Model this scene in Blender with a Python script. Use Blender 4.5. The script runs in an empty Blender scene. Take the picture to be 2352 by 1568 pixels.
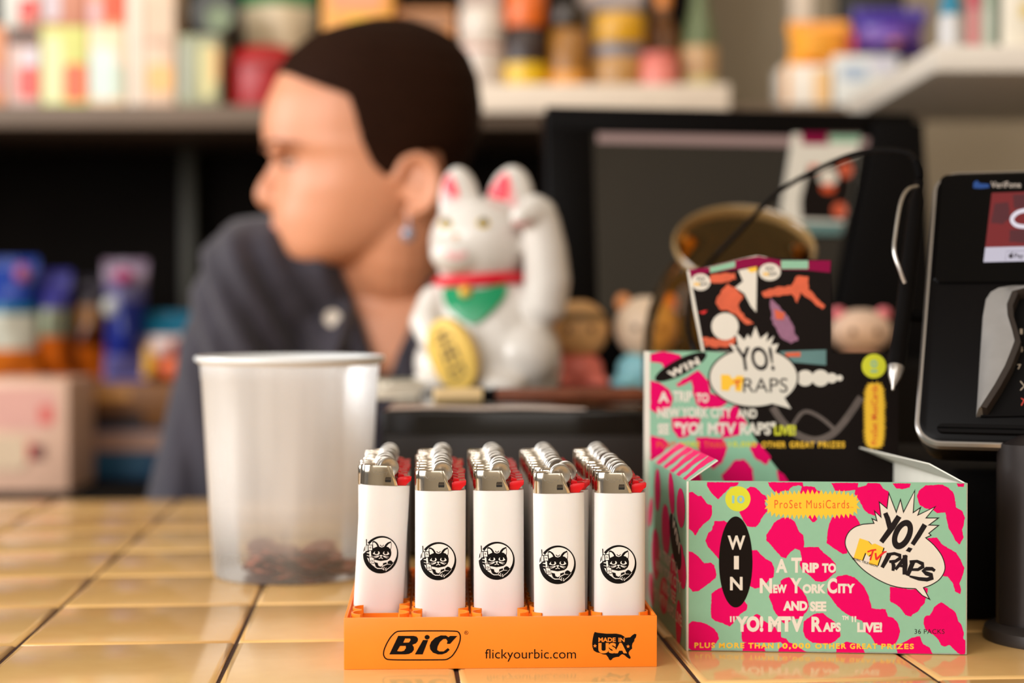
import bpy, bmesh, math, random
from mathutils import Vector, Matrix, Euler
from mathutils.geometry import tessellate_polygon

# ---------------------------------------------------------------- camera, light, exposure
S = bpy.context.scene
COL = S.collection
W_PX, H_PX = 2352, 1568
F_PX = 3850.0                      # focal length in pixels of the 2352 px wide frame
CAM_H = 0.168                      # height of the lens above the counter
HORIZON = 712.0
PITCH = math.atan((HORIZON - H_PX / 2) / F_PX)   # slightly negative: looking down

cam_d = bpy.data.cameras.new('camera'); cam = bpy.data.objects.new('camera', cam_d); COL.objects.link(cam)
cam.location = (0, 0, CAM_H)
cam.rotation_euler = (math.pi / 2 + PITCH, 0, 0)
cam_d.sensor_width = 36.0
cam_d.lens = 36.0 * F_PX / W_PX
cam_d.clip_start = 0.02; cam_d.clip_end = 50
cam_d.dof.use_dof = True
cam_d.dof.focus_distance = 0.801
cam_d.dof.aperture_fstop = 4.0
S.camera = cam

S.view_settings.view_transform = 'Standard'
S.view_settings.look = 'None'
S.view_settings.gamma = 1.0
S.view_settings.use_curve_mapping = False
S.view_settings.exposure = 0.0
S.cycles.use_denoising = True
S.cycles.max_bounces = 10
S.cycles.transparent_max_bounces = 16
S.cycles.sample_clamp_indirect = 6.0

world = bpy.data.worlds.new('world'); S.world = world; world.use_nodes = True
wn = world.node_tree.nodes; wn['Background'].inputs[0].default_value = (1.0, 0.96, 0.92, 1); wn['Background'].inputs[1].default_value = 0.08


def area(name, loc, target, sx, sy, power, color):
    d = bpy.data.lights.new(name, 'AREA'); d.shape = 'RECTANGLE'; d.size = sx; d.size_y = sy
    d.energy = power; d.color = color
    o = bpy.data.objects.new(name, d); COL.objects.link(o); o.location = loc
    o.rotation_euler = (Vector(target) - Vector(loc)).to_track_quat('-Z', 'Y').to_euler()
    return o


area('shop_window_light', (-1.75, -0.75, 0.95), (0.0, 1.2, 0.1), 1.7, 1.4, 60, (1.0, 0.985, 0.97))
area('front_fill_light', (0.5, -1.9, 1.2), (0.1, 1.0, 0.1), 1.8, 1.0, 9, (1.0, 0.97, 0.93))  # added fill from behind the camera, not a known source in the shop
area('side_fill_light', (-1.95, 1.25, 0.75), (0.0, 1.5, 0.25), 1.0, 1.0, 28, (0.97, 0.985, 1.0))  # added side light for contrast on face and sleeve; no window known there
area('ceiling_fill_light', (-0.2, -1.2, 1.78), (-0.2, -1.35, 0.0), 2.0, 0.6, 24, (1.0, 0.95, 0.88))  # unseen lamp added so the front wall reads bright in the chrome
area('shelf_fill_light', (-0.2, 1.72, 1.05), (-0.2, 2.45, 0.50), 2.4, 0.25, 5.5, (1.0, 0.9, 0.76))  # unseen lamp added to brighten the goods on the back shelves


# ---------------------------------------------------------------- helpers
def ray(px, py):
    r = Vector((1, 0, 0)); f = Vector((0, math.cos(PITCH), math.sin(PITCH))); u = Vector((0, -math.sin(PITCH), math.cos(PITCH)))
    return f + r * ((px - W_PX / 2) / F_PX) + u * ((H_PX / 2 - py) / F_PX)


def P(px, py, d):
    """the point seen at a pixel of the photograph, d metres into the room"""
    r = ray(px, py)
    return Vector((0, 0, CAM_H)) + r * (d / r.y)


def lin(c):
    c = c / 255.0
    return c / 12.92 if c <= 0.04045 else ((c + 0.055) / 1.055) ** 2.4


def rgb(r, g, b):
    return (lin(r), lin(g), lin(b), 1.0)


MATS = {}


def mat(name, col, rough=0.5, metal=0.0, vary=0.06, scale=40.0, bump=0.0, bscale=300.0, coat=0.0, ior=1.5, emit=0.0, sss=0.0, trans=0.0, sheen=0.0, spec=0.5):
    if name in MATS: return MATS[name]
    m = bpy.data.materials.new(name); m.use_nodes = True
    nt = m.node_tree; b = nt.nodes['Principled BSDF']
    c = rgb(*col)
    b.inputs['Base Color'].default_value = c
    b.inputs['Roughness'].default_value = rough
    b.inputs['Metallic'].default_value = metal
    b.inputs['IOR'].default_value = ior
    b.inputs['Specular IOR Level'].default_value = spec
    b.inputs['Coat Weight'].default_value = coat
    b.inputs['Coat Roughness'].default_value = 0.08
    b.inputs['Transmission Weight'].default_value = trans
    if sheen: b.inputs['Sheen Weight'].default_value = sheen
    if sss:
        b.inputs['Subsurface Weight'].default_value = sss
        b.inputs['Subsurface Radius'].default_value = (0.004, 0.002, 0.0012)
        b.inputs['Subsurface Scale'].default_value = 1.0
    if emit:
        b.inputs['Base Color'].default_value = (0.004, 0.004, 0.004, 1); vary_e, vary = vary, 0.0
        b.inputs['Emission Color'].default_value = c; b.inputs['Emission Strength'].default_value = emit
    if vary or bump:
        tc = nt.nodes.new('ShaderNodeTexCoord')
    if vary:
        n = nt.nodes.new('ShaderNodeTexNoise'); n.inputs['Scale'].default_value = scale; n.inputs['Detail'].default_value = 3
        nt.links.new(tc.outputs['Object'], n.inputs['Vector'])
        mr = nt.nodes.new('ShaderNodeMapRange'); mr.inputs[1].default_value = 0.25; mr.inputs[2].default_value = 0.75
        mr.inputs[3].default_value = 1 - vary; mr.inputs[4].default_value = 1 + vary
        nt.links.new(n.outputs['Fac'], mr.inputs[0])
        hs = nt.nodes.new('ShaderNodeHueSaturation'); hs.inputs['Color'].default_value = c
        nt.links.new(mr.outputs[0], hs.inputs['Value']); nt.links.new(hs.outputs[0], b.inputs['Base Color'])
    if bump:
        n2 = nt.nodes.new('ShaderNodeTexNoise'); n2.inputs['Scale'].default_value = bscale; n2.inputs['Detail'].default_value = 4
        nt.links.new(tc.outputs['Object'], n2.inputs['Vector'])
        bp = nt.nodes.new('ShaderNodeBump'); bp.inputs['Strength'].default_value = bump; bp.inputs['Distance'].default_value = 0.002
        nt.links.new(n2.outputs['Fac'], bp.inputs['Height']); nt.links.new(bp.outputs[0], b.inputs['Normal'])
    MATS[name] = m
    return m


def link(name, me, parent=None):
    o = bpy.data.objects.new(name, me); COL.objects.link(o)
    if parent is not None: o.parent = parent
    return o


def obj(name, bm, mats, parent=None, smooth=True, angle=35):
    me = bpy.data.meshes.new(name)
    bmesh.ops.recalc_face_normals(bm, faces=bm.faces[:])
    if smooth:
        ca = math.radians(angle)
        for f in bm.faces: f.smooth = True
        for e in bm.edges:
            if len(e.link_faces) == 2 and e.calc_face_angle(0) > ca: e.smooth = False
    bm.to_mesh(me); bm.free()
    if not isinstance(mats, (list, tuple)): mats = [mats]
    for m in mats: me.materials.append(m)
    return link(name, me, parent)


def tag(o, label=None, cat=None, group=None, kind=None):
    if label: o['label'] = label
    if cat: o['category'] = cat
    if group: o['group'] = group
    if kind: o['kind'] = kind
    return o


def thing(name, label, cat, loc=(0, 0, 0), rz=0.0, group=None):
    o = bpy.data.objects.new(name, None); COL.objects.link(o)
    o.empty_display_size = 0.02
    o.location = loc; o.rotation_euler = (0, 0, rz)
    return tag(o, label, cat, group)


def struct(name, bm, m):
    return tag(obj(name, bm, m), kind='structure')


def copy_tree(o, parent=None):
    c = o.copy(); COL.objects.link(c)
    if parent is not None: c.parent = parent
    for ch in list(o.children): copy_tree(ch, c)
    return c


def add(bm, verts, faces, mi=0):
    vs = [bm.verts.new(v) for v in verts]
    out = []
    for f in faces:
        try:
            fc = bm.faces.new([vs[i] for i in f]); fc.material_index = mi; out.append(fc)
        except ValueError: pass
    return vs, out


def box(bm, c, s, bev=0.0, seg=2, rot=None, mi=0):
    x, y, z = s[0] / 2, s[1] / 2, s[2] / 2
    v = [Vector(p) for p in [(-x, -y, -z), (x, -y, -z), (x, y, -z), (-x, y, -z), (-x, -y, z), (x, -y, z), (x, y, z), (-x, y, z)]]
    if rot is not None: v = [rot @ p for p in v]
    v = [p + Vector(c) for p in v]
    vs, fs = add(bm, v, [(0, 3, 2, 1), (4, 5, 6, 7), (0, 1, 5, 4), (1, 2, 6, 5), (2, 3, 7, 6), (3, 0, 4, 7)], mi)
    if bev:
        es = list({e for f in fs for e in f.edges})
        r = bmesh.ops.bevel(bm, geom=es, offset=bev, segments=seg, affect='EDGES', profile=0.5)
        for f in r['faces']: f.material_index = mi
    return vs


def bx(c, s, bev=0.0, seg=2, rot=None):
    bm = bmesh.new(); box(bm, c, s, bev, seg, rot); return bm


def rings(bm, rs, cap0=True, cap1=True, mi=0, close=True):
    n = len(rs[0]); vr = [[bm.verts.new(p) for p in r] for r in rs]
    m = n if close else n - 1
    for a, b in zip(vr[:-1], vr[1:]):
        for i in range(m):
            j = (i + 1) % n
            try:
                f = bm.faces.new((a[i], a[j], b[j], b[i])); f.material_index = mi
            except ValueError: pass
    if cap0: f = bm.faces.new(vr[0][::-1]); f.material_index = mi
    if cap1: f = bm.faces.new(vr[-1]); f.material_index = mi
    return vr


def lathe(bm, prof, n=48, M=None, mi=0, cap0=False, cap1=False):
    rs = []
    for r, z in prof:
        ring = [Vector((max(r, 1e-5) * math.cos(2 * math.pi * i / n), max(r, 1e-5) * math.sin(2 * math.pi * i / n), z)) for i in range(n)]
        if M is not None: ring = [M @ p for p in ring]
        rs.append(ring)
    return rings(bm, rs, cap0, cap1, mi)


def frame_of(d):
    d = d.normalized(); a = Vector((0, 0, 1)) if abs(d.z) < 0.9 else Vector((1, 0, 0))
    u = d.cross(a).normalized(); return u, d.cross(u).normalized()


def catmull(pts, k=6):
    pts = [Vector(p) for p in pts]
    if len(pts) < 3: return pts
    out = []
    q = [pts[0] * 2 - pts[1]] + pts + [pts[-1] * 2 - pts[-2]]
    for i in range(1, len(q) - 2):
        p0, p1, p2, p3 = q[i - 1:i + 3]
        for j in range(k):
            t = j / k
            out.append(0.5 * ((2 * p1) + (p2 - p0) * t + (2 * p0 - 5 * p1 + 4 * p2 - p3) * t * t + (3 * p1 - p0 - 3 * p2 + p3) * t ** 3))
    out.append(pts[-1]); return out


def tube(bm, pts, r, n=12, mi=0, flat=1.0, round_ends=False):
    """r: one radius or one per point"""
    pts = [Vector(p) for p in pts]
    rr = list(r) if isinstance(r, (list, tuple)) else [r] * len(pts)
    if round_ends:
        d0 = (pts[0] - pts[1]).normalized(); d1 = (pts[-1] - pts[-2]).normalized()
        P0 = [pts[0] + d0 * rr[0] * s for s in (0.98, 0.85, 0.5)]; R0 = [rr[0] * s for s in (0.2, 0.53, 0.87)]
        P1 = [pts[-1] + d1 * rr[-1] * s for s in (0.5, 0.85, 0.98)]; R1 = [rr[-1] * s for s in (0.87, 0.53, 0.2)]
        pts = P0 + pts + P1; rr = R0 + rr + R1
    u = None; rs = []
    for i, p in enumerate(pts):
        t = (pts[min(i + 1, len(pts) - 1)] - pts[max(i - 1, 0)]).normalized()
        if u is None: u, w = frame_of(t)
        else:
            u = (u - t * u.dot(t)).normalized(); w = t.cross(u)
        rs.append([p + u * (rr[i] * math.cos(2 * math.pi * k / n)) + w * (rr[i] * flat * math.sin(2 * math.pi * k / n)) for k in range(n)])
    return rings(bm, rs, True, True, mi)


def ball(bm, c, s, n=20, m=12, rot=None, mi=0):
    rs = []
    for i in range(1, m):
        a = math.pi * i / m
        ring = [Vector((s[0] * math.sin(a) * math.cos(2 * math.pi * k / n), s[1] * math.sin(a) * math.sin(2 * math.pi * k / n), -s[2] * math.cos(a))) for k in range(n)]
        if rot is not None: ring = [rot @ p for p in ring]
        rs.append([p + Vector(c) for p in ring])
    return rings(bm, rs, True, True, mi)


def prism(bm, poly, y0, y1, bev=0.0, mi=0, M=None):
    """poly in (x, z), extruded along y"""
    a = [Vector((p[0], y0, p[1])) for p in poly]; b = [Vector((p[0], y1, p[1])) for p in poly]
    if M is not None: a = [M @ p for p in a]; b = [M @ p for p in b]
    vr = rings(bm, [a, b], True, True, mi)
    if bev:
        es = list({e for r in vr for v in r for e in v.link_edges})
        bmesh.ops.bevel(bm, geom=es, offset=bev, segments=2, affect='EDGES', profile=0.5)
    return vr


def baked(bm, voxel, smooth_it=6, factor=0.5):
    """union of overlapping pieces as one continuous skin; returns a mesh"""
    bmesh.ops.recalc_face_normals(bm, faces=bm.faces[:])
    me = bpy.data.meshes.new('skin'); bm.to_mesh(me); bm.free()
    o = bpy.data.objects.new('skin', me); COL.objects.link(o)
    r = o.modifiers.new('r', 'REMESH'); r.mode = 'VOXEL'; r.voxel_size = voxel
    s = o.modifiers.new('s', 'SMOOTH'); s.iterations = smooth_it; s.factor = factor
    dg = bpy.context.evaluated_depsgraph_get(); dg.update()
    out = bpy.data.meshes.new_from_object(o.evaluated_get(dg))
    bpy.data.objects.remove(o); bpy.data.meshes.remove(me)
    for p in out.polygons: p.use_smooth = True
    out.materials.clear()
    return out


# ---------------------------------------------------------------- flat printed artwork
GLYPHS = {}


def text2d(s, bold=0.0, space=1.0):
    key = (s, bold, space)
    if key in GLYPHS: return GLYPHS[key]
    c = bpy.data.curves.new('t', 'FONT'); c.body = s; c.size = 1.0; c.offset = bold; c.space_character = space; c.resolution_u = 4
    o = bpy.data.objects.new('t', c); COL.objects.link(o)
    dg = bpy.context.evaluated_depsgraph_get(); dg.update()
    me = bpy.data.meshes.new_from_object(o.evaluated_get(dg))
    vs = [(v.co.x, v.co.y) for v in me.vertices]; fs = [tuple(p.vertices) for p in me.polygons]
    bpy.data.objects.remove(o); bpy.data.curves.remove(c); bpy.data.meshes.remove(me)
    x0 = min(v[0] for v in vs); x1 = max(v[0] for v in vs); y0 = min(v[1] for v in vs); y1 = max(v[1] for v in vs)
    vs = [((x - x0) / (x1 - x0), (y - y0) / (y1 - y0)) for x, y in vs]
    GLYPHS[key] = (vs, fs)
    return GLYPHS[key]


def rough_loop(loop, amp, step, seed=1):
    rnd = random.Random(seed); out = []
    n = len(loop)
    for i in range(n):
        a = Vector(loop[i]); b = Vector(loop[(i + 1) % n]); L = (b - a).length
        k = max(1, int(L / step)); nrm = Vector((-(b - a).y, (b - a).x)).normalized() if L > 0 else Vector((0, 0))
        for j in range(k):
            p = a.lerp(b, j / k)
            if j: p = p + nrm * rnd.uniform(-amp, amp)
            out.append((p.x, p.y))
    return out


def ell(cx, cy, rx, ry, n=40, rot=0.0):
    c, s = math.cos(rot), math.sin(rot)
    return [(cx + rx * math.cos(t) * c - ry * math.sin(t) * s, cy + rx * math.cos(t) * s + ry * math.sin(t) * c) for t in [2 * math.pi * i / n for i in range(n)]]


def burst(cx, cy, rx, ry, dr, spikes, p=4.0, seed=3):
    rnd = random.Random(seed); out = []
    # even spacing along the outline
    pts = []
    for i in range(720):
        t = 2 * math.pi * i / 720
        c, s = math.cos(t), math.sin(t)
        pts.append(Vector((cx + rx * math.copysign(abs(c) ** (2 / p), c), cy + ry * math.copysign(abs(s) ** (2 / p), s))))
    L = [0.0]
    for i in range(720): L.append(L[-1] + (pts[(i + 1) % 720] - pts[i]).length)
    k = 0
    for j in range(spikes * 2):
        t = L[-1] * j / (spikes * 2)
        while L[k + 1] < t: k += 1
        q = pts[k % 720].lerp(pts[(k + 1) % 720], (t - L[k]) / max(1e-9, L[k + 1] - L[k]))
        d = (q - Vector((cx, cy))); nrm = Vector((d.x / rx ** 2, d.y / ry ** 2)).normalized()
        q = q + nrm * ((dr if j % 2 else -dr * 0.25) * rnd.uniform(0.8, 1.15))
        out.append((q.x, q.y))
    return out


def inset(loop, d):
    n = len(loop); a = 0
    for i in range(n):
        x0, y0 = loop[i]; x1, y1 = loop[(i + 1) % n]; a += x0 * y1 - x1 * y0
    sg = 1 if a > 0 else -1
    out = []
    for i in range(n):
        p0 = Vector(loop[i - 1]); p = Vector(loop[i]); p1 = Vector(loop[(i + 1) % n])
        e0 = (p - p0).normalized(); e1 = (p1 - p).normalized()
        n0 = Vector((-e0.y, e0.x)) * sg; n1 = Vector((-e1.y, e1.x)) * sg
        b = (n0 + n1)
        if b.length < 1e-6: b = n0
        b.normalize(); k = max(0.3, b.dot(n0))
        out.append(tuple(p + b * (d / k)))
    return out


class Art:
    """flat print: polygons, strokes and lettering in 2-D, stacked in hair-thin ink layers"""
    def __init__(s, conv=lambda x, y: (x, y)):
        s.v = []; s.f = []; s.m = []; s.mats = []; s.conv = conv

    def mi(s, m):
        if m not in s.mats: s.mats.append(m)
        return s.mats.index(m)

    def _put(s, pts, faces, m, layer):
        o = len(s.v); i = s.mi(m); s.k = getattr(s, 'k', 0) + 1; layer = layer + 0.12 * (s.k % 7)
        for x, y in pts:
            a, b = s.conv(x, y); s.v.append((a, b, layer))
        for f in faces: s.f.append(tuple(k + o for k in f)); s.m.append(i)

    def poly(s, loop, m, layer, holes=()):
        loops = [[Vector((x, y, 0)) for x, y in l] for l in (loop,) + tuple(holes)]
        s._put([(p.x, p.y) for l in loops for p in l], tessellate_polygon(loops), m, layer)

    def blot(s, loop, m, layer, amp=3.0, step=9.0, seed=1):
        s.poly(rough_loop(loop, amp, step, seed), m, layer)

    def stroke(s, pts, w, m, layer, closed=False):
        pts = [Vector(p) for p in pts]; n = len(pts)
        ws = list(w) if isinstance(w, (list, tuple)) else [w] * n
        L = []; R = []
        for i in range(n):
            if closed: a, b = pts[i - 1], pts[(i + 1) % n]
            else: a, b = pts[max(i - 1, 0)], pts[min(i + 1, n - 1)]
            t = (b - a).normalized(); q = Vector((-t.y, t.x)) * ws[i] / 2
            L.append(tuple(pts[i] + q)); R.append(tuple(pts[i] - q))
        k = n if closed else n - 1
        s._put(L + R, [(i, (i + 1) % n, n + (i + 1) % n, n + i) for i in range(k)], m, layer)

    def text(s, t, x0, y0, x1, y1, m, layer, bold=0.02, space=1.0, shear=0.0):
        """fit into a box with image-style y (down)"""
        vs, fs = text2d(t, bold, space)
        s._put([(x0 + (x1 - x0) * u + shear * (v - 0.5) * (y1 - y0), y1 + (y0 - y1) * v) for u, v in vs], fs, m, layer)

    def text_at(s, t, o, ux, uy, m, layer, bold=0.02, space=1.0):
        vs, fs = text2d(t, bold, space)
        s._put([(o[0] + ux[0] * u + uy[0] * v, o[1] + ux[1] * u + uy[1] * v) for u, v in vs], fs, m, layer)

    def build(s, name, mapf, parent, cuts=None, eps=3e-5):
        bm = bmesh.new()
        vs = [bm.verts.new(p) for p in s.v]
        for f, i in zip(s.f, s.m):
            try: bm.faces.new([vs[k] for k in f]).material_index = i
            except ValueError: pass
        for c in cuts or ():
            bmesh.ops.bisect_plane(bm, geom=bm.verts[:] + bm.edges[:] + bm.faces[:], dist=1e-7, plane_co=(c, 0, 0), plane_no=(1, 0, 0))
        for v in bm.verts: v.co = mapf(v.co.x, v.co.y, v.co.z * eps)
        me = bpy.data.meshes.new(name); bm.to_mesh(me); bm.free()
        for m in s.mats: me.materials.append(m)
        return link(name, me, parent)


def plane_conv(O, U, V, crop=(0, 0, 1.0)):
    """maps crop pixels of the photograph onto a real plane (metres along U and V from O)"""
    O = Vector(O); U = Vector(U); V = Vector(V); N = U.cross(V); C = Vector((0, 0, CAM_H))
    ox, oy, sc = crop

    def conv(x, y):
        r = ray(ox + x / sc, oy + y / sc)
        p = C + r * ((O - C).dot(N) / r.dot(N)) - O
        return (p.dot(U), p.dot(V))
    return conv


# ---------------------------------------------------------------- room
wall_m = mat('beige_paint', (176, 160, 136), 0.75, vary=0.05, scale=3, bump=0.1, bscale=120)
struct('wall_back', bx((0.0, 3.05, 0.5), (4.4, 0.1, 2.9)), wall_m)
struct('wall_right', bx((1.35, 0.15, 0.5), (0.1, 5.8, 2.9)), wall_m)
struct('wall_front', bx((-0.4, -2.8, 0.5), (3.6, 0.1, 2.9)), mat('cream_paint', (236, 228, 212), 0.7, vary=0.04, scale=3))
struct('ceiling', bx((-0.4, 0.1, 1.98), (3.6, 6.0, 0.06)), mat('ceiling_paint', (214, 206, 192), 0.8, vary=0.03, scale=4))
struct('floor', bx((-0.3, 1.2, -0.975), (4.4, 3.8, 0.05)), mat('floor_vinyl', (92, 80, 70), 0.5, vary=0.15, scale=6))


# ---------------------------------------------------------------- tiled counter
YAW_T = math.radians(4.1)
counter = thing('counter', 'long shop counter covered in glossy tan square tiles with dark grout', 'counter', (-0.140, 0.8477, 0), YAW_T)


def tile_material():
    m = bpy.data.materials.new('glazed_tan_tile'); m.use_nodes = True; nt = m.node_tree; b = nt.nodes['Principled BSDF']
    at = nt.nodes.new('ShaderNodeAttribute'); at.attribute_name = 'tone'
    tc = nt.nodes.new('ShaderNodeTexCoord'); n = nt.nodes.new('ShaderNodeTexNoise'); n.inputs['Scale'].default_value = 55; n.inputs['Detail'].default_value = 5
    nt.links.new(tc.outputs['Object'], n.inputs['Vector'])
    r = nt.nodes.new('ShaderNodeValToRGB'); r.color_ramp.elements[0].color = rgb(214, 164, 96); r.color_ramp.elements[1].color = rgb(238, 196, 130)
    mx = nt.nodes.new('ShaderNodeMath'); mx.operation = 'MULTIPLY_ADD'; mx.inputs[1].default_value = 0.45
    nt.links.new(n.outputs['Fac'], mx.inputs[0]); nt.links.new(at.outputs['Fac'], mx.inputs[2])
    nt.links.new(mx.outputs[0], r.inputs['Fac']); nt.links.new(r.outputs[0], b.inputs['Base Color'])
    b.inputs['Roughness'].default_value = 0.13; b.inputs['IOR'].default_value = 1.5
    n2 = nt.nodes.new('ShaderNodeTexNoise'); n2.inputs['Scale'].default_value = 28; n2.inputs['Detail'].default_value = 2
    nt.links.new(tc.outputs['Object'], n2.inputs['Vector'])
    bp = nt.nodes.new('ShaderNodeBump'); bp.inputs['Strength'].default_value = 0.05; bp.inputs['Distance'].default_value = 0.002
    nt.links.new(n2.outputs['Fac'], bp.inputs['Height']); nt.links.new(bp.outputs[0], b.inputs['Normal'])
    return m


def build_counter():
    T = 0.109; g = 0.0008; rnd = random.Random(7)
    bm = bmesh.new(); lay = bm.faces.layers.float.new('tone')
    for i in range(-9, 12):
        for j in range(-4, 6):
            x0, y0 = i * T + g, j * T + g; x1, y1 = (i + 1) * T - g, (j + 1) * T - g
            tone = rnd.uniform(0.05, 0.5)
            prof = [(0.0, -0.0035), (0.0003, -0.0013), (0.0012, -0.0004), (0.0035, 0.0)]
            rs = [[Vector((x0 + d, y0 + d, z)), Vector((x1 - d, y0 + d, z)), Vector((x1 - d, y1 - d, z)), Vector((x0 + d, y1 - d, z))] for d, z in prof]
            k = len(bm.faces); rings(bm, rs, False, True); bm.faces.ensure_lookup_table()
            for f in bm.faces[k:]: f[lay] = tone
    obj('tiled_top', bm, tile_material(), counter, angle=60)
    cx, cy = 1.5 * T, 1.0 * T; sx, sy = 21 * T, 10 * T
    obj('grout_bed', bx((cx, cy, -0.0125), (sx, sy, 0.022)), mat('dark_grout', (66, 38, 24), 0.9, bump=0.4), counter)
    obj('counter_slab', bx((cx, cy, -0.042), (sx - 0.004, sy - 0.004, 0.036), 0.003), mat('dark_wood_edge', (46, 32, 24), 0.5, vary=0.2, scale=20), counter)
    obj('counter_base', bx((cx, cy - 0.17, -0.505), (sx - 0.1, sy - 0.42, 0.889), 0.004), mat('dark_panel', (40, 30, 25), 0.55, vary=0.2, scale=12), counter)


build_counter()

# ---------------------------------------------------------------- lighters and their tray
white_pl = mat('white_plastic', (230, 226, 222), 0.42, vary=0.015, scale=80, sss=0.15, bump=0.02, bscale=900)
chrome = mat('chrome', (226, 214, 196), 0.13, 1.0, vary=0.02)
steel = mat('brushed_steel', (196, 192, 186), 0.28, 1.0, vary=0.1, scale=600)
teeth_m = mat('dark_steel', (92, 86, 80), 0.4, 1.0, vary=0.1, scale=900)
red_pl = mat('red_plastic', (214, 8, 22), 0.25, vary=0.03)
black_hole = mat('black_recess', (8, 6, 5), 0.6, vary=0)
ink = mat('black_ink', (7, 5, 5), 0.5, vary=0, spec=0.15)
wink = mat('white_print', (240, 236, 230), 0.5, vary=0)
orange_pl = mat('orange_plastic', (255, 138, 32), 0.38, vary=0.03, scale=60, sss=0.12, bump=0.02, bscale=700)


def sup(a, b, n, t):
    c, s = math.cos(t), math.sin(t)
    return a * math.copysign(abs(c) ** (2 / n), c), b * math.copysign(abs(s) ** (2 / n), s)


LA, LB, LN = 0.0122, 0.0062, 2.7
BODY_H = 0.066


def lighter_front(x, off=0.0):
    return -LB * (max(0.0, 1 - abs(x / LA) ** LN)) ** (1 / LN) - off


def cat_emblem():
    a = Art(lambda x, y: ((x - 745) / 67700.0, (815 - y) / 67700.0))
    B, Wt = ink, wink
    a.poly(ell(715, 815, 585, 622, 64), B, 1)
    a.poly(ell(742, 760, 503, 508, 64), Wt, 2)
    a.poly([(128, 830), (205, 735), (300, 700), (330, 900), (340, 1085), (480, 1115), (520, 1200), (600, 1280), (760, 1300), (880, 1340), (930, 1340), (1060, 1235), (1160, 1110), (1180, 1150), (1080, 1270), (715, 1400), (400, 1310), (200, 1080)], B, 3)
    a.poly([(90, 800), (140, 500), (235, 430), (290, 470), (300, 505), (210, 520), (200, 745), (130, 810)], Wt, 4)
    a.poly([(132, 760), (150, 620), (182, 545), (178, 690)], B, 5)
    a.poly([(410, 640), (400, 400), (430, 365), (480, 370), (560, 420), (610, 490), (640, 550), (720, 575), (800, 545), (840, 470), (900, 410), (1020, 360), (1045, 450), (1045, 560), (1030, 640), (1055, 740), (1050, 830), (1010, 920), (930, 985), (800, 1010), (710, 1025), (600, 1005), (500, 985), (440, 900), (395, 800), (390, 700)], B, 4)
    a.poly([(420, 420), (480, 420), (540, 480), (570, 545), (440, 605)], Wt, 5)
    a.poly([(1020, 410), (940, 460), (880, 540), (950, 560), (1010, 620), (1030, 540)], Wt, 5)
    a.stroke([(660, 488), (690, 525), (720, 538), (755, 525), (785, 488)], 24, B, 5)
    a.poly([(435, 790), (500, 712), (640, 712), (668, 770), (630, 815), (560, 830), (490, 810)], Wt, 5)
    a.poly(ell(555, 748, 60, 56, 20), B, 6)
    a.poly([(770, 760), (800, 710), (940, 712), (990, 785), (930, 820), (850, 825), (790, 800)], Wt, 5)
    a.poly(ell(868, 746, 58, 54, 20), B, 6)
    a.poly([(670, 830), (750, 825), (757, 850), (715, 888), (673, 858)], Wt, 5)
    a.stroke([(715, 880), (715, 918)], 20, Wt, 5)
    a.stroke([(643, 942), (690, 925), (715, 908), (742, 925), (778, 942)], 22, Wt, 6)
    for q in ([(458, 880), (560, 872), (645, 848)], [(490, 926), (580, 900), (645, 860)], [(782, 848), (870, 872), (972, 886)], [(790, 860), (850, 895), (932, 926)]):
        a.stroke(q, [12, 22, 24] if q[0][0] < 700 else [24, 22, 12], Wt, 5)
    a.poly([(495, 985), (600, 1012), (710, 1032), (830, 1012), (935, 985), (915, 1052), (785, 1082), (790, 1150), (715, 1200), (640, 1160), (620, 1078), (500, 1050)], Wt, 5)
    a.poly([(505, 1062), (620, 1090), (640, 1172), (715, 1212), (790, 1168), (795, 1092), (915, 1058), (920, 1122), (800, 1180), (750, 1240), (620, 1240), (540, 1180)], B, 5)
    a.poly([(945, 1040), (1020, 990), (1080, 1010), (1145, 1080), (1060, 1200), (920, 1310), (880, 1330), (820, 1260), (780, 1240), (790, 1210), (935, 1130)], B, 5)
    a.stroke([(762, 1240), (790, 1190), (860, 1150), (935, 1120), (1060, 1130)], [24, 22, 20, 18, 8], Wt, 6)
    a.stroke([(935, 1040), (930, 1120)], 18, Wt, 6)
    a.stroke([(850, 1222), (822, 1250), (835, 1300)], 18, Wt, 6)
    a.stroke([(915, 1245), (885, 1270), (890, 1320)], 18, Wt, 6)
    a.stroke([(1150, 1085), (1050, 1210), (930, 1300), (900, 1345)], [10, 16, 18, 18], Wt, 6)
    a.stroke([(490, 1120), (530, 1220), (620, 1270), (770, 1270), (850, 1325)], [26, 28, 28, 26, 14], Wt, 6)
    a.poly([(200, 500), (412, 490), (428, 692), (290, 705), (212, 738)], B, 6)
    a.poly([(296, 690), (392, 688), (412, 890), (484, 915), (508, 1118), (352, 1132), (236, 925), (215, 740)], B, 6)
    a.poly([(222, 525), (258, 520), (266, 690), (215, 722)], Wt, 7)
    a.poly([(285, 520), (393, 514), (408, 672), (297, 680)], Wt, 7)
    a.poly(ell(340, 597, 30, 34, 16), B, 8); a.poly(ell(335, 602, 17, 20, 12), Wt, 9)
    a.poly([(310, 708), (372, 700), (388, 890), (332, 892), (328, 790), (240, 775), (240, 755), (330, 750)], Wt, 7)
    a.stroke([(245, 858), (300, 865), (330, 880)], 16, Wt, 7)
    a.poly([(330, 915), (420, 905), (425, 925), (335, 935)], Wt, 7)
    a.poly([(345, 938), (470, 926), (492, 1098), (365, 1112)], Wt, 7)
    a.poly(ell(415, 1035, 44, 46, 18), B, 8); a.poly(ell(415, 1035, 30, 32, 16), Wt, 9); a.poly(ell(422, 1030, 14, 16, 10), B, 10)
    a.poly([(260, 935), (318, 952), (335, 1086)], Wt, 7)
    a.stroke([(207, 320), (222, 505)], 28, B, 7)
    return a


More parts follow.
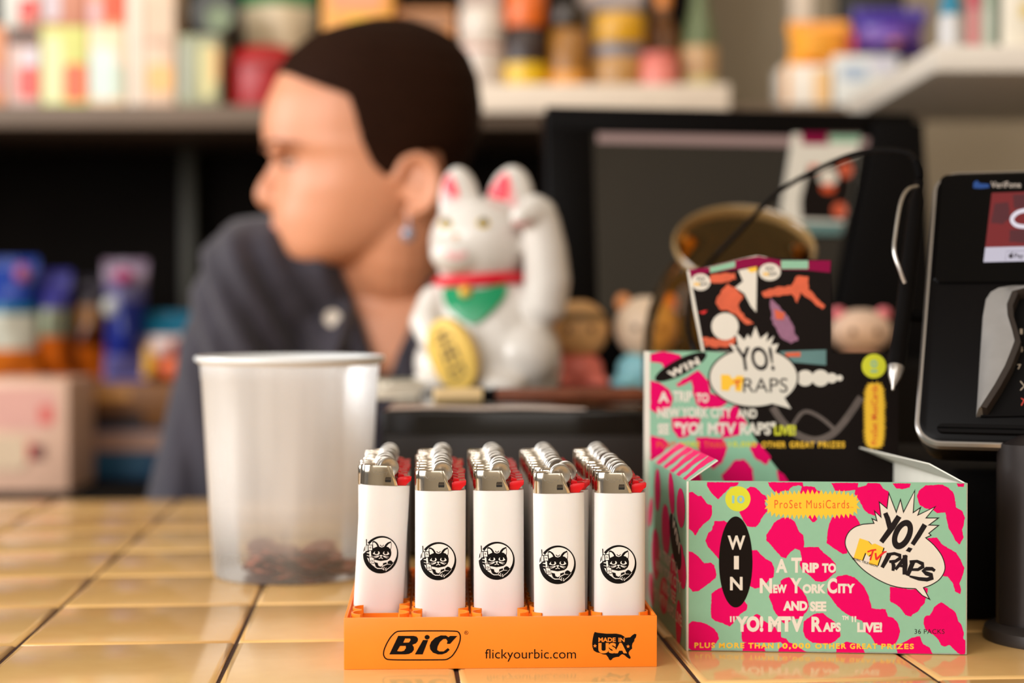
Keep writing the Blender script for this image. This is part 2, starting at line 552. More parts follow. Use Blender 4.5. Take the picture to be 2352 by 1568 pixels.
def make_lighter(root):
    # body
    bm = bmesh.new(); n = 56; prof = [(0.90, 0.0), (0.975, 0.0004), (1.0, 0.0014), (1.0, BODY_H - 0.0005), (0.985, BODY_H), (0.93, BODY_H)]
    rings(bm, [[Vector((*sup(LA * k, LB * (1 - (1 - k) * 1.6), LN, 2 * math.pi * i / n), z)) for i in range(n)] for k, z in prof])
    obj('body', bm, white_pl, root, angle=40)
    # metal hood: oval shell over the left part, its rim falling along a slanted arm to the right
    bm = bmesh.new(); zt = 0.0097; a1, b1 = LA * 1.012, LB * 1.03

    def ztop(x): return zt if x <= 0.0006 else zt * max(0.02, 1 - (x - 0.0006) / 0.0042)
    xs = [0.0048 - 0.0004 * i for i in range(0, 12)] + [0.0 - 0.0008 * i for i in range(1, 15)] + [-0.0116, -0.0120, -0.01228]
    fr = [(x, -b1 * max(0, 1 - abs(x / a1) ** LN) ** (1 / LN)) for x in xs]
    per = fr + [(-a1, 0.0)] + [(x, -y) for x, y in fr[::-1]]
    rs = []
    for k, z in [(1, 0.0), (1, 0.55), (1, 0.93), (0.975, 0.985), (0.93, 1.0), (0.80, 0.99), (0.76, 0.93), (0.74, 0.5)]:
        rs.append([Vector((-0.004 + (x + 0.004) * (k if x < 0 else 1), y * k, BODY_H + ztop(x) * z)) for x, y in per])
    rings(bm, rs, False, True, close=False)
    # bright slanted arms, front and back
    for s in (-1, 1):
        prism(bm, [(0.0002, BODY_H + 0.0095), (0.0014, BODY_H + 0.0097), (0.0051, BODY_H + 0.0003), (0.0038, BODY_H + 0.0001)], s * 0.0060, s * 0.0067, 0.0002)
    hood = obj('hood', bm, chrome, root, angle=40)
    a = Art()
    z0 = BODY_H
    a.poly([(-0.0012, z0 + 0.0017), (0.0016, z0 + 0.0017), (0.0017, z0 + 0.0029), (-0.0013, z0 + 0.0029)], black_hole, 2)
    a.poly([(-0.0013, z0 + 0.0030), (0.0017, z0 + 0.0030), (0.0015, z0 + 0.0042), (-0.0010, z0 + 0.0042)], teeth_m, 2)
    sq = [(-0.0075, .0074), (-0.0069, .0061), (-0.0064, .0060), (-0.0056, .0071), (-0.0058, .0061), (-0.0050, .0068), (-0.0047, .0059), (-0.0040, .0066), (-0.0034, .0060), (-0.0026, .0069), (-0.0024, .0060), (-0.0016, .0067), (-0.0010, .0061), (-0.0003, .0069), (-0.0009, .0052)]
    a.stroke([(x, z0 + z) for x, z in sq], 0.00022, steel, 2)
    a.stroke([(-0.0058, z0 + .0054), (-0.0042, z0 + .0052), (-0.0028, z0 + .0055)], 0.0002, steel, 2)
    a.build('hood_embossing', lambda x, z, e: Vector((x, lighter_front(x) * 1.035 - e - 2e-5, z)), hood, cuts=[-0.01 + 0.001 * i for i in range(14)])
    # toothed spark wheel between two smooth discs
    M0 = Matrix.Translation((0.0009, 0, BODY_H + 0.0086)) @ Matrix.Rotation(math.pi / 2, 4, 'X')
    bm = bmesh.new(); nt = 60
    prof = []
    for z in (-0.0022, 0.0022):
        prof.append([M0 @ Vector(((0.0044 if i % 2 else 0.0040) * math.cos(2 * math.pi * i / nt), (0.0044 if i % 2 else 0.0040) * math.sin(2 * math.pi * i / nt), z)) for i in range(nt)])
    rings(bm, prof)
    wh = obj('spark_wheel', bm, teeth_m, root, angle=20)
    for s in (-1, 1):
        bm = bmesh.new(); z0 = s * 0.0024
        lathe(bm, [(0.0, z0 + s * 0.0011), (0.0028, z0 + s * 0.0011), (0.0034, z0 + s * 0.0014), (0.0046, z0 + s * 0.0014), (0.0049, z0 + s * 0.0010), (0.0049, z0 + s * 0.0002), (0.0045, z0), (0.0, z0)], 36, M0)
        obj('wheel_disc', bm, steel, root, angle=30)
    bm = bmesh.new()
    prism(bm, [(0.0052, BODY_H), (0.0098, BODY_H), (0.0102, BODY_H + 0.0016), (0.0121, BODY_H + 0.0024), (0.0123, BODY_H + 0.0048), (0.0066, BODY_H + 0.0043), (0.0052, BODY_H + 0.0036)], -0.0043, 0.0043, 0.0004)
    prism(bm, [(0.0056, BODY_H + 0.0040), (0.0090, BODY_H + 0.0044), (0.0088, BODY_H + 0.0054), (0.0060, BODY_H + 0.0062)], -0.0018, 0.0018, 0.0003)
    obj('gas_button', bm, red_pl, root, angle=25)
    zc = BODY_H - 0.0338
    cat_emblem().build('emblem', lambda x, y, e: Vector((x - 0.0007, lighter_front(x - 0.0007) - e - 2e-5, zc + y)), root, cuts=[-0.012 + 0.0006 * i for i in range(41)], eps=2.2e-5)


TRAY_YAW = math.radians(2.6)
TR_W, TR_D, TR_H = 0.1470, 0.1520, 0.0243
pA = P(790, 1537, 0.783); tray_c = Vector((-0.0051, 0.7835, 0))
tray = thing('lighter_tray', 'bright orange plastic display tray holding rows of white lighters', 'display tray', tray_c, TRAY_YAW)
ROW0, PITCH_R, PITCH_C = 0.0130, 0.0140, 0.0285
SLOT_X = [(c - 2) * PITCH_C for c in range(5)]
SLOT_Y = [ROW0 + r * PITCH_R for r in range(10)]


def build_tray():
    t = 0.0016
    obj('base', bx((0, TR_D / 2, 0.0078), (TR_W - 0.001, TR_D - 0.001, 0.0144), 0.0006), orange_pl, tray)
    fw = obj('front_wall', bx((0, t / 2, TR_H / 2), (TR_W, t, TR_H), 0.0004), orange_pl, tray)
    bm = bmesh.new(); box(bm, (0, TR_D - t / 2, TR_H / 2), (TR_W, t, TR_H), 0.0004); obj('back_wall', bm, orange_pl, tray)
    for s in (-1, 1):
        obj('side_wall', bx((s * (TR_W / 2 - t / 2), TR_D / 2, TR_H / 2), (t, TR_D - 2 * t, TR_H), 0.0004), orange_pl, tray)
    bm = bmesh.new(); z0, z1 = 0.0149, 0.0212
    ex = [SLOT_X[0] - PITCH_C / 2] + [(a + b) / 2 for a, b in zip(SLOT_X[:-1], SLOT_X[1:])] + [SLOT_X[-1] + PITCH_C / 2]
    for x in ex: box(bm, (x, TR_D / 2, (z0 + z1) / 2), (0.0026, TR_D - 0.004, z1 - z0), 0.0003)
    ey = [y - PITCH_R / 2 for y in SLOT_Y] + [SLOT_Y[-1] + PITCH_R / 2]
    for y in ey: box(bm, (0, y, (z0 + z1) / 2 - 0.0004), (TR_W - 0.004, 0.0010, z1 - z0 - 0.0008))
    a_o, b_o, a_i, b_i = 0.0137, 0.0071, 0.0128, 0.0066
    for x in SLOT_X:
        for y in SLOT_Y:
            for s in (-1, 1):
                out, inn = [], []
                for k in range(15):
                    ang = math.radians(-52 + 104 * k / 14)
                    xo, yo = sup(a_o, b_o, 2.5, ang); xi, yi = sup(a_i, b_i, 2.5, ang)
                    out.append((x + s * xo, y + yo)); inn.append((x + s * xi, y + yi))
                loop = out + inn[::-1]
                rings(bm, [[Vector((p[0], p[1], z)) for p in loop] for z in (0.0205, 0.0246)])
    obj('slot_grid', bm, orange_pl, tray, angle=40)
    # print on the front wall
    R = Matrix.Rotation(TRAY_YAW, 3, 'Z'); O = Vector(tray_c); U = R @ Vector((1, 0, 0)); V = Vector((0, 0, 1))
    a = Art(plane_conv(O, U, V, (820, 1430, 9.046)))
    a.stroke(ch([(870, 165), (2060, 165), (2120, 200), (2150, 270), (2140, 380), (2080, 540), (1980, 690), (1880, 755), (1800, 768), (650, 770), (580, 730), (548, 660), (560, 560), (620, 420), (700, 290), (790, 200)]), 27, ink, 1, closed=True)
    a.poly([(855, 268), (1180, 268), (1240, 285), (1270, 330), (1262, 380), (1225, 425), (1150, 455), (1180, 500), (1182, 560), (1140, 615), (1080, 645), (1000, 655), (670, 655)], ink, 1,
           holes=([(1000, 325), (1100, 325), (1115, 350), (1080, 405), (960, 410)], [(895, 480), (1010, 478), (1015, 520), (980, 575), (920, 592), (833, 585)]))
    a.poly([(1370, 355), (1480, 355), (1365, 655), (1200, 655)], ink, 1)
    a.poly(ell(1457, 297, 54, 48, 24), ink, 1)
    a.poly([(2085, 270), (1935, 435), (1865, 435), (1880, 380), (1850, 332), (1790, 337), (1720, 400), (1675, 490), (1665, 560), (1710, 592), (1800, 590), (1890, 520), (1925, 560), (1860, 620), (1770, 655), (1680, 655), (1580, 620), (1520, 550), (1508, 470), (1540, 390), (1620, 310), (1740, 258), (1850, 260), (1900, 295), (1935, 270)], ink, 1)
    a.stroke(ell(2270, 203, 37, 37, 24), 9, ink, 1, closed=True)
    a.text('R', 2253, 182, 2290, 224, ink, 1)
    a.build('logo_print', lambda u, v, e: Vector((u, -e - 2e-5, v)), fw)
    a = Art(plane_conv(O, U, V))
    a.text('flickyourbic.com', 1114, 1490, 1323, 1519, ink, 1, bold=0.0)
    a.build('web_address_lettering', lambda u, v, e: Vector((u, -e - 2e-5, v)), fw)
    a = Art(plane_conv(O, U, V, (1350, 1440, 19.6)))
    a.poly([(315, 210), (450, 245), (850, 290), (1280, 285), (1500, 330), (1620, 400), (1690, 475), (1800, 460), (1910, 450), (2000, 360), (2110, 290), (2195, 320), (2170, 450), (2100, 540), (2095, 620), (2020, 720), (1990, 830), (2000, 960), (1900, 1040), (1840, 1130), (1850, 1210), (1920, 1330), (1930, 1390), (1880, 1425), (1760, 1350), (1650, 1250), (1550, 1210), (1480, 1250), (1400, 1330), (1280, 1340), (1180, 1370), (1120, 1400), (1080, 1460), (1010, 1490), (960, 1450), (920, 1360), (830, 1240), (680, 1220), (560, 1160), (400, 1130), (270, 1050), (210, 900), (195, 740), (220, 520), (270, 300)], ink, 1)
    og = mat('orange_print', (255, 138, 32), 0.45, vary=0)
    a.text('MADE', 480, 462, 1255, 660, og, 2, bold=0.03); a.text('IN', 1385, 470, 1660, 662, og, 2, bold=0.03)
    a.text('USA', 478, 702, 1765, 1175, og, 2, bold=0.055)
    for cx, cy in ((325, 838), (1815, 862)):
        a.poly([(cx + (92 if i % 2 == 0 else 38) * math.sin(math.pi * i / 5), cy - (92 if i % 2 == 0 else 38) * math.cos(math.pi * i / 5)) for i in range(10)], og, 2)
    a.build('country_map_print', lambda u, v, e: Vector((u, -e - 2e-5, v)), fw)


def ch(loop, it=2):
    """rounds the corners of a closed outline"""
    for _ in range(it):
        out = []
        for i in range(len(loop)):
            a, b = loop[i], loop[(i + 1) % len(loop)]
            out.append((a[0] * .8 + b[0] * .2, a[1] * .8 + b[1] * .2)); out.append((a[0] * .2 + b[0] * .8, a[1] * .2 + b[1] * .8))
        loop = out
    return loop


build_tray()

COLN = ['in the leftmost column', 'in the second column from the left', 'in the middle column', 'in the second column from the right', 'in the rightmost column']
ORD = ['frontmost', 'second', 'third', 'fourth', 'fifth', 'sixth', 'seventh', 'eighth', 'ninth', 'tenth']
FIRST = [2, 1, 1, 0, 0]       # slots left empty at the front of each column
proto_l = None; rnd = random.Random(11)
RT = Matrix.Rotation(TRAY_YAW, 4, 'Z')
for c in range(5):
    for r in range(FIRST[c], 10):
        k = r - FIRST[c]
        if k == 0:
            lab = ['white lighter leaning to the right, frontmost in the leftmost column of the orange tray',
                   'white lighter with cat emblem, frontmost in the second column from the left',
                   'white lighter with cat emblem, frontmost in the middle column of the tray',
                   'white lighter standing against the tray front, above the printed country map',
                   'white lighter at the front right corner of the tray, beside the card box'][c]
        elif r == 9: lab = 'white lighter, backmost ' + COLN[c] + ' of the orange tray'
        else: lab = 'white lighter, ' + ORD[k] + ' from the front ' + COLN[c] + ' of the tray'
        if proto_l is None:
            t = thing('lighter', lab, 'lighter', group='white lighters in the orange tray'); make_lighter(t); proto_l = t
        else:
            t = copy_tree(proto_l); t['label'] = lab
        p = RT @ Vector((SLOT_X[c], SLOT_Y[r], 0)) + tray_c; p.z = 0.0153
        rx = rnd.uniform(-0.006, 0.006); ry = rnd.uniform(-0.010, 0.010); rz = TRAY_YAW + rnd.uniform(-0.05, 0.05)
        if k == 0:
            rx, ry, rz = [(0.0, 0.058, 0.20), (0.0, 0.004, 0.02), (0.0, -0.004, 0.0), (0.0, -0.009, 0.0), (0.0, 0.003, 0.0)][c]
            rz += TRAY_YAW
            if c == 0: p = p + Vector((-0.0022, 0, 0.0012))
        if c == 3 and r == 1: p.x += 0.0022; ry = 0.012
        t.location = p; t.rotation_euler = Euler((rx, ry, rz), 'XYZ')

# ---------------------------------------------------------------- printed card box
mint = mat('mint_print', (142, 190, 160), 0.42, vary=0.02, scale=300, spec=0.2)
pink = mat('magenta_print', (226, 0, 98), 0.42, vary=0.015, scale=300, spec=0.12)
maroon = mat('maroon_print', (134, 2, 62), 0.42, vary=0.02, spec=0.15)
board = mat('white_cardboard', (226, 221, 208), 0.6, vary=0.03, scale=90)
bprint = mat('brown_black_print', (19, 11, 8), 0.5, vary=0.02, spec=0.12)
yel = mat('yellow_print', (250, 196, 48), 0.45, vary=0.02)
lime = mat('lime_print', (214, 214, 44), 0.45, vary=0.02)
orr = mat('orange_red_print', (226, 84, 34), 0.45, vary=0.02)
lblue = mat('pale_blue_print', (140, 196, 196), 0.45, vary=0)
cream = mat('cream_print', (226, 218, 204), 0.45, vary=0.01)
charcoal = mat('charcoal_print', (30, 25, 26), 0.5, vary=0.02, spec=0.15)
redp = mat('red_print', (222, 30, 30), 0.45, vary=0)
orp = mat('skin_orange_print', (214, 92, 56), 0.5, vary=0.1, scale=200)
greyp = mat('grey_brown_print', (92, 80, 74), 0.5, vary=0.2, scale=150)
purp = mat('mauve_print', (150, 100, 128), 0.5, vary=0.15, scale=200)
tealp = mat('teal_grey_print', (92, 128, 126), 0.5, vary=0.1)

BX_YAW = math.radians(-4.4 + 8.8)   # the box's depth axis leans left by 4.4 degrees
BX_L = P(1577.5, 1497, CAM_H * F_PX / (1497 - HORIZON)); BX_L.z = 0
BW, BH, BD = 0.1352, 0.0838, 0.1180
RB = Matrix.Rotation(-math.radians(4.4), 3, 'Z')
RB = Matrix.Rotation(math.radians(-4.4), 3, 'Z')
UB = Vector((math.cos(math.radians(4.4)), -math.sin(math.radians(4.4)), 0)); VB = Vector((math.sin(math.radians(4.4)), math.cos(math.radians(4.4)), 0))


def build_card_box():
    # depth axis: leans left, so the box's frame is sheared only by a hair from square
    global VB
    root = thing('trading_card_box', 'magenta and mint cardboard counter box of trading cards with tall printed header', 'card box', BX_L, math.radians(-4.4))
    # in the root's frame x runs along the front, y to the back
    dl = math.radians(8.4)      # the side walls splay slightly to the left
    sx = -math.tan(dl) * BD     # back corners are shifted by this much
    th = 0.0006
    sh = lambda y: sx * y / BD

    def panel(bm, q, t=th):
        q = [Vector(p) for p in q]; n = (q[1] - q[0]).cross(q[2] - q[0]).normalized() * t
        add(bm, q + [p + n for p in q], [(3, 2, 1, 0), (4, 5, 6, 7), (0, 1, 5, 4), (1, 2, 6, 5), (2, 3, 7, 6), (3, 0, 4, 7)])

    # bottom
    bm = bmesh.new(); panel(bm, [(0, 0, 0.0003), (BW, 0, 0.0003), (BW + sx, BD, 0.0003), (sx, BD, 0.0003)]); obj('bottom', bm, board, root)
    # front
    front = obj('front_panel', bx((BW / 2, th / 2, BH / 2 + 0.0003), (BW, th, BH), 0.0), [mint], root)
    f_edge = bmesh.new(); box(f_edge, (0.0003, th / 2, BH / 2), (0.0011, th * 2.2, BH), 0.0002); obj('worn_edge', f_edge, board, front)
    U = UB; V = Vector((0, 0, 1)); O = BX_L
    onf = lambda u, v, e: Vector((u, -e - 2e-5, v))
    conv = {k: plane_conv(O, U, V, c) for k, c in {'2': (1460, 980, 2.6667), '3': (1570, 1100, 7.127), '4': (1890, 1100, 5.2265), '5': (1570, 1300, 7.127), '6': (1890, 1300, 6.918)}.items()}
    a = Art()

    def B(k, loop, seed, m=pink):
        sc = {'2': 1, '3': 2.67, '4': 1.96, '5': 2.67, '6': 2.59}[k]
        a.conv = lambda x, y, c=conv[k]: (min(max(c(x, y)[0], 0.0006), BW - 0.0002), min(max(c(x, y)[1], 0.0004), BH))
        a.blot(loop, m, 1, amp=1.6 * sc, step=7 * sc, seed=seed)
    B('3', [(380, 50), (385, 110), (430, 190), (490, 265), (530, 300), (570, 330), (605, 290), (640, 255), (700, 200), (760, 130), (830, 120), (880, 100), (905, 50)], 1)
    B('3', [(50, 225), (150, 208), (235, 275), (290, 270), (330, 325), (375, 390), (400, 410), (440, 415), (467, 440), (467, 560), (440, 640), (400, 685), (320, 740), (250, 830), (205, 915), (180, 918), (155, 870), (110, 830), (50, 795)], 2)
    B('3', [(910, 540), (1010, 480), (1060, 400), (1040, 200), (1030, 160), (1100, 122), (1160, 130), (1230, 180), (1290, 245), (1340, 265), (1365, 310), (1330, 390), (1375, 520), (1320, 580), (1265, 660), (1255, 700), (1215, 755), (1180, 785), (1120, 785), (1035, 770), (970, 660), (940, 590)], 3)
    B('3', [(1380, 50), (1400, 110), (1450, 170), (1500, 215), (1540, 232), (1590, 225), (1610, 195), (1720, 190), (1745, 150), (1790, 115), (1890, 100), (1935, 120), (1920, 190), (1900, 240), (2200, 260), (2240, 200), (2180, 180), (2150, 130), (2100, 120), (2020, 112), (1960, 118), (1950, 50)], 4)
    B('3', [(500, 690), (530, 682), (600, 685), (660, 675), (720, 710), (720, 1300), (580, 1310), (540, 1260), (500, 1215), (440, 1150), (400, 1110), (380, 1060), (355, 1010), (375, 960), (400, 885), (440, 855), (465, 830), (470, 790), (498, 740)], 5)
    B('2', [(870, 570), (900, 555), (940, 555), (975, 580), (1000, 640), (1025, 660), (1032, 700), (1030, 738), (1055, 735), (1120, 735), (1150, 770), (1190, 800), (1225, 840), (1225, 890), (1195, 915), (1170, 940), (1140, 950), (1100, 945), (1060, 905), (1020, 880), (1005, 840), (1015, 790), (1005, 755), (975, 745), (945, 770), (920, 805), (890, 795), (860, 760), (830, 725), (800, 695), (800, 660), (830, 620), (845, 590)], 6)
    B('2', [(315, 762), (345, 765), (380, 790), (420, 835), (460, 830), (480, 845), (495, 900), (490, 925), (465, 945), (420, 980), (385, 1005), (350, 1010), (330, 985), (315, 970)], 7)
    B('2', [(690, 755), (745, 755), (765, 780), (800, 810), (835, 830), (850, 870), (845, 920), (820, 935), (790, 965), (760, 985), (730, 990), (690, 970)], 8)
    B('2', [(520, 985), (560, 960), (640, 1000), (660, 1060), (685, 1090), (680, 1120), (650, 1140), (620, 1165), (600, 1200), (575, 1222), (530, 1200), (490, 1190), (465, 1170), (460, 1130), (465, 1020), (490, 1000)], 9)
    B('5', [(1590, 240), (1640, 200), (1725, 175), (1765, 210), (1880, 330), (1940, 390), (1970, 440), (2010, 500), (2035, 570), (2055, 660), (2020, 730), (1970, 790), (1940, 850), (1880, 860), (1760, 870), (1680, 955), (1620, 920), (1560, 830), (1500, 760), (1470, 700), (1440, 600), (1395, 500), (1440, 400), (1470, 330), (1590, 290)], 10)
    B('2', [(1190, 960), (1215, 940), (1235, 915), (1290, 905), (1340, 920), (1370, 950), (1400, 980), (1425, 1030), (1440, 1080), (1445, 1110), (1480, 1115), (1530, 1115), (1545, 1160), (1580, 1170), (1605, 1200), (1620, 1250), (1610, 1290), (1590, 1330), (1530, 1345), (1470, 1330), (1440, 1280), (1400, 1250), (1390, 1190), (1340, 1170), (1300, 1150), (1270, 1130), (1235, 1100), (1200, 1050), (1175, 1020), (1172, 990)], 11)
    B('2', [(315, 1215), (345, 1190), (400, 1195), (440, 1210), (480, 1235), (505, 1270), (510, 1300), (490, 1325), (465, 1350), (462, 1378), (355, 1378), (315, 1345)], 12)
    B('5', [(1170, 790), (1210, 780), (1250, 800), (1310, 890), (1370, 925), (1410, 950), (1560, 1030), (1595, 1080), (1600, 1160), (1680, 1180), (1720, 1240), (1780, 1260), (1900, 1330), (2040, 1420), (1540, 1420), (1560, 1350), (1640, 1290), (1590, 1240), (1500, 1250), (1400, 1250), (1040, 1248), (960, 1230), (950, 1150), (955, 1010), (1000, 950)], 13)
    B('2', [(1085, 1150), (1110, 1140), (1150, 1140), (1170, 1160), (1215, 1190), (1250, 1240), (1255, 1280), (1225, 1310), (1190, 1330), (1130, 1325), (1080, 1320), (1040, 1290), (1025, 1250), (1030, 1190)], 14)
    B('2', [(655, 1325), (700, 1315), (745, 1330), (790, 1360), (800, 1385), (655, 1382)], 15)
    B('5', [(1120, 1290), (1260, 1300), (1380, 1310), (1310, 1350), (1260, 1390), (1190, 1395), (1150, 1350)], 16)
    B('2', [(1230, 1345), (1290, 1315), (1350, 1325), (1390, 1350), (1410, 1395), (1228, 1392)], 17)
    B('2', [(1595, 1340), (1660, 1310), (1690, 1290), (1740, 1280), (1760, 1330), (1800, 1350), (1825, 1402), (1605, 1398)], 18)
    B('6', [(1880, 570), (1920, 590), (2000, 650), (2060, 690), (2110, 740), (2150, 870), (2200, 930), (2240, 1050), (2230, 1150), (2280, 1190), (2270, 1370), (2230, 1430), (2150, 1380), (2010, 1250), (1930, 1275), (1880, 1255), (1840, 1170), (1760, 1090), (1690, 1050), (1620, 980), (1600, 900), (1610, 820), (1640, 785), (1700, 780), (1735, 720), (1760, 660), (1800, 620)], 19)
    B('6', [(1065, 320), (1400, 370), (1600, 340), (1670, 350), (1660, 420), (1630, 520), (1620, 580), (1560, 640), (1510, 720), (1430, 760), (1400, 800), (1310, 775), (1270, 720), (1220, 650), (1150, 600), (1080, 570), (1065, 540)], 20)
    B('4', [(1230, 75), (1430, 65), (1500, 100), (1560, 150), (1580, 210), (1600, 340), (1670, 380), (1705, 460), (1690, 560), (1670, 600), (1690, 700), (1640, 785), (1590, 740), (1560, 670), (1510, 590), (1490, 500), (1470, 400), (1370, 410), (1320, 370), (1230, 350), (1160, 310), (1130, 200), (1150, 140)], 21)
    B('4', [(1240, 710), (1370, 700), (1430, 780), (1510, 830), (1600, 880), (1650, 960), (1700, 1070), (1670, 1180), (1640, 1250), (1660, 1330), (1650, 1380), (1590, 1350), (1560, 1250), (1500, 1170), (1420, 1160), (1380, 900), (1300, 780)], 22)
    B('4', [(100, 45), (425, 45), (420, 100), (520, 75), (540, 45), (680, 50), (720, 110), (790, 150), (780, 330), (700, 430), (620, 440), (540, 410), (490, 360), (440, 260), (380, 180), (390, 130), (260, 145), (150, 140)], 23)
    B('4', [(835, 50), (1055, 50), (1040, 100), (960, 120), (880, 110)], 24)
    B('4', [(110, 460), (200, 420), (300, 410), (390, 440), (450, 540), (330, 640), (290, 780), (290, 890), (240, 900), (180, 860), (90, 800), (45, 770), (55, 640), (75, 540)], 25)
    B('3', [(2010, 600), (2100, 590), (2170, 590), (2190, 650), (2150, 700), (2110, 705), (2080, 670)], 26)
    B('4', [(1605, 50), (1700, 55), (1690, 92), (1620, 90)], 27)
    a.build('blotch_pattern', onf, front)
    # badges and lettering
    a = Art(conv['2'])
    a.poly(ell(613, 827, 103, 279, 60), bprint, 2)
    a.text('W', 563, 665, 672, 752, cream, 3, 0.03); a.text('I', 602, 790, 632, 872, cream, 3, 0.03); a.text('N', 578, 918, 655, 1000, cream, 3, 0.03)
    a.build('win_badge', onf, front)
    a = Art(conv['2'])
    a.poly(ell(626, 440, 77, 77, 48), lime, 2); a.text('10', 590, 420, 667, 468, lblue, 3, 0.03)
    a.build('number_badge', onf, front)
    a = Art(conv['2'])
    a.poly(burst(1082, 475, 276, 66, 24, 46), yel, 2)
    a.text('ProSet MusiCards', 850, 447, 1308, 499, orr, 3, 0.0, 1.2); a.text('TM', 1314, 490, 1332, 497, orr, 3, 0.0)
    a.build('maker_banner', onf, front)
    a = Art(conv['2'])
    for t, x0, y0, x1, y1 in [('A', 858, 808, 930, 893), ('T', 953, 800, 1017, 893), ('RIP', 1021, 832, 1122, 893), ('TO', 1142, 835, 1228, 893),
                              ('N', 760, 927, 836, 1018), ('EW', 842, 965, 926, 1018), ('Y', 948, 925, 1017, 1018), ('ORK', 1022, 962, 1165, 1020), ('C', 1175, 925, 1233, 1020), ('ITY', 1240, 960, 1343, 1018),
                              ('AND', 903, 1066, 1052, 1125), ('SEE', 1068, 1068, 1168, 1130),
                              ('YO!', 612, 1158, 782, 1255), ('MTV', 812, 1160, 1028, 1255), ('R', 1077, 1162, 1142, 1255), ('APS', 1146, 1197, 1257, 1255), ('TM', 1264, 1156, 1304, 1182), ('LIVE!', 1357, 1196, 1510, 1258)]:
        a.text(t, x0, y0, x1, y1, cream, 2, 0.055 if len(t) > 1 else 0.04)
    for x in (577, 596, 1322, 1340): a.poly([(x, 1159), (x + 11, 1159), (x + 10, 1195), (x + 2, 1195)], cream, 2)
    a.build('prize_lettering', onf, front)
    a = Art(conv['2'])
    for t, x0, x1 in [('PLUS', 360, 486), ('MORE', 510, 665), ('THAN', 690, 845), ('10,000', 870, 1070), ('OTHER', 1100, 1290), ('GREAT', 1312, 1480), ('PRIZES', 1505, 1704)]:
        a.text(t, x0, 1320 + (x0 - 360) * 0.006, x1, 1354 + (x0 - 360) * 0.006 + (6 if ',' in t else 0), yel, 2, 0.035, 1.25)
    a.text('36 PACKS', 1708, 1238, 1892, 1267, charcoal, 2, 0.0, 1.05)
    a.build('small_print', onf, front)
    # speech bubble
    a = Art(conv['4'])
    out = [(605, 525), (578, 462), (640, 490), (610, 365), (690, 440), (668, 258), (765, 340), (790, 150), (880, 380), (932, 225), (970, 380), (1108, 118), (1090, 390), (1185, 325), (1150, 420), (1365, 318), (1250, 460), (1405, 460), (1290, 545), (1405, 550), (1280, 650), (1310, 675), (1245, 705), (1340, 790), (1430, 910), (1470, 1030), (1460, 1120), (1400, 1210), (1300, 1275), (1215, 1305), (1295, 1455), (1190, 1400), (1110, 1320), (950, 1310), (800, 1275), (640, 1200), (480, 1090), (360, 960), (280, 840), (262, 740), (300, 640), (380, 570), (480, 535)]
    cmx = lambda p: [(q.x, q.y) for q in catmull([Vector((x, y, 0)) for x, y in p], 5)]
    out = cmx([(480, 535), (605, 525)][:1] + [(540, 527)])[:0] + out[:22] + cmx(out[22:29] + [(1215, 1305)]) + [(1295, 1455), (1190, 1400)] + cmx(out[32:])
    a.poly(out, charcoal, 2); a.poly(inset(out, 12), cream, 3)
    K = charcoal
    a.stroke([(748, 405), (775, 470), (815, 620)], [55, 62, 66], K, 4); a.stroke([(915, 445), (830, 580), (700, 755)], [66, 72, 60], K, 4)
    a.poly(ell(955, 665, 112, 188, 36, math.radians(24)), K, 4); a.poly(ell(955, 662, 44, 110, 30, math.radians(26)), cream, 5)
    a.stroke([(1225, 545), (1150, 670), (1075, 785)], [64, 62, 54], K, 4); a.poly([(1028, 815), (1078, 832), (1045, 880), (992, 860)], K, 4)
    # RAPS brush letters
    a.stroke([(800, 895), (760, 970), (710, 1060)], [60, 55, 46], K, 4)
    a.stroke([(765, 905), (860, 892), (925, 915), (925, 950), (870, 985), (795, 990)], [35, 38, 46, 46, 41, 33], K, 5); a.stroke([(835, 985), (850, 1040), (840, 1100)], [41, 49, 35], K, 4)
    a.stroke([(1005, 915), (940, 1000), (870, 1085)], [41, 46, 35], K, 4); a.stroke([(985, 910), (985, 1030), (980, 1145)], [55, 63, 49], K, 5); a.stroke([(905, 1035), (990, 1050)], 32, K, 5)
    a.stroke([(1085, 985), (1050, 1070), (1015, 1160)], [57, 57, 46], K, 4); a.stroke([(1040, 990), (1130, 985), (1195, 1015), (1200, 1050), (1140, 1085), (1050, 1085)], [33, 38, 49, 49, 38, 30], K, 5)
    a.stroke([(1345, 1100), (1310, 1075), (1240, 1075), (1205, 1100), (1240, 1130), (1300, 1150), (1310, 1185), (1250, 1205), (1150, 1195), (1040, 1165)], [35, 46, 49, 49, 52, 55, 57, 49, 44, 24], K, 4)
    Mp = [(440, 708), (540, 740), (582, 785), (625, 772), (728, 820), (655, 1035), (548, 1015), (588, 890), (545, 925), (508, 880), (472, 975), (368, 945)]
    a.poly([(x + 13, y + 6) for x, y in Mp], ink, 4); a.poly(Mp, yel, 5)
    a.stroke([(535, 872), (590, 852), (640, 846)], 20, redp, 6); a.stroke([(604, 850), (585, 910), (568, 972)], 22, redp, 6)
    a.stroke([(632, 885), (640, 965)], 24, redp, 6); a.stroke([(638, 968), (690, 915), (735, 875), (765, 868)], [24, 26, 24, 14], redp, 6)
    a.text_at('MUSIC TELEVISION', (352, 962), (300, 96), (8, -26), ink, 6, 0.02, 1.1)
    a.build('speech_bubble_logo', onf, front)

    # left side panel with its own print
    bm = bmesh.new(); panel(bm, [(0, th, 0.0003), (sx, BD, 0.0003), (sx, BD, BH), (0, th, BH)], -th); left = obj('side_panel', bm, [mint], root)
    sd = lambda u, v, e: Vector((sh(u) - e - 7e-4, u, v))
    a = Art()
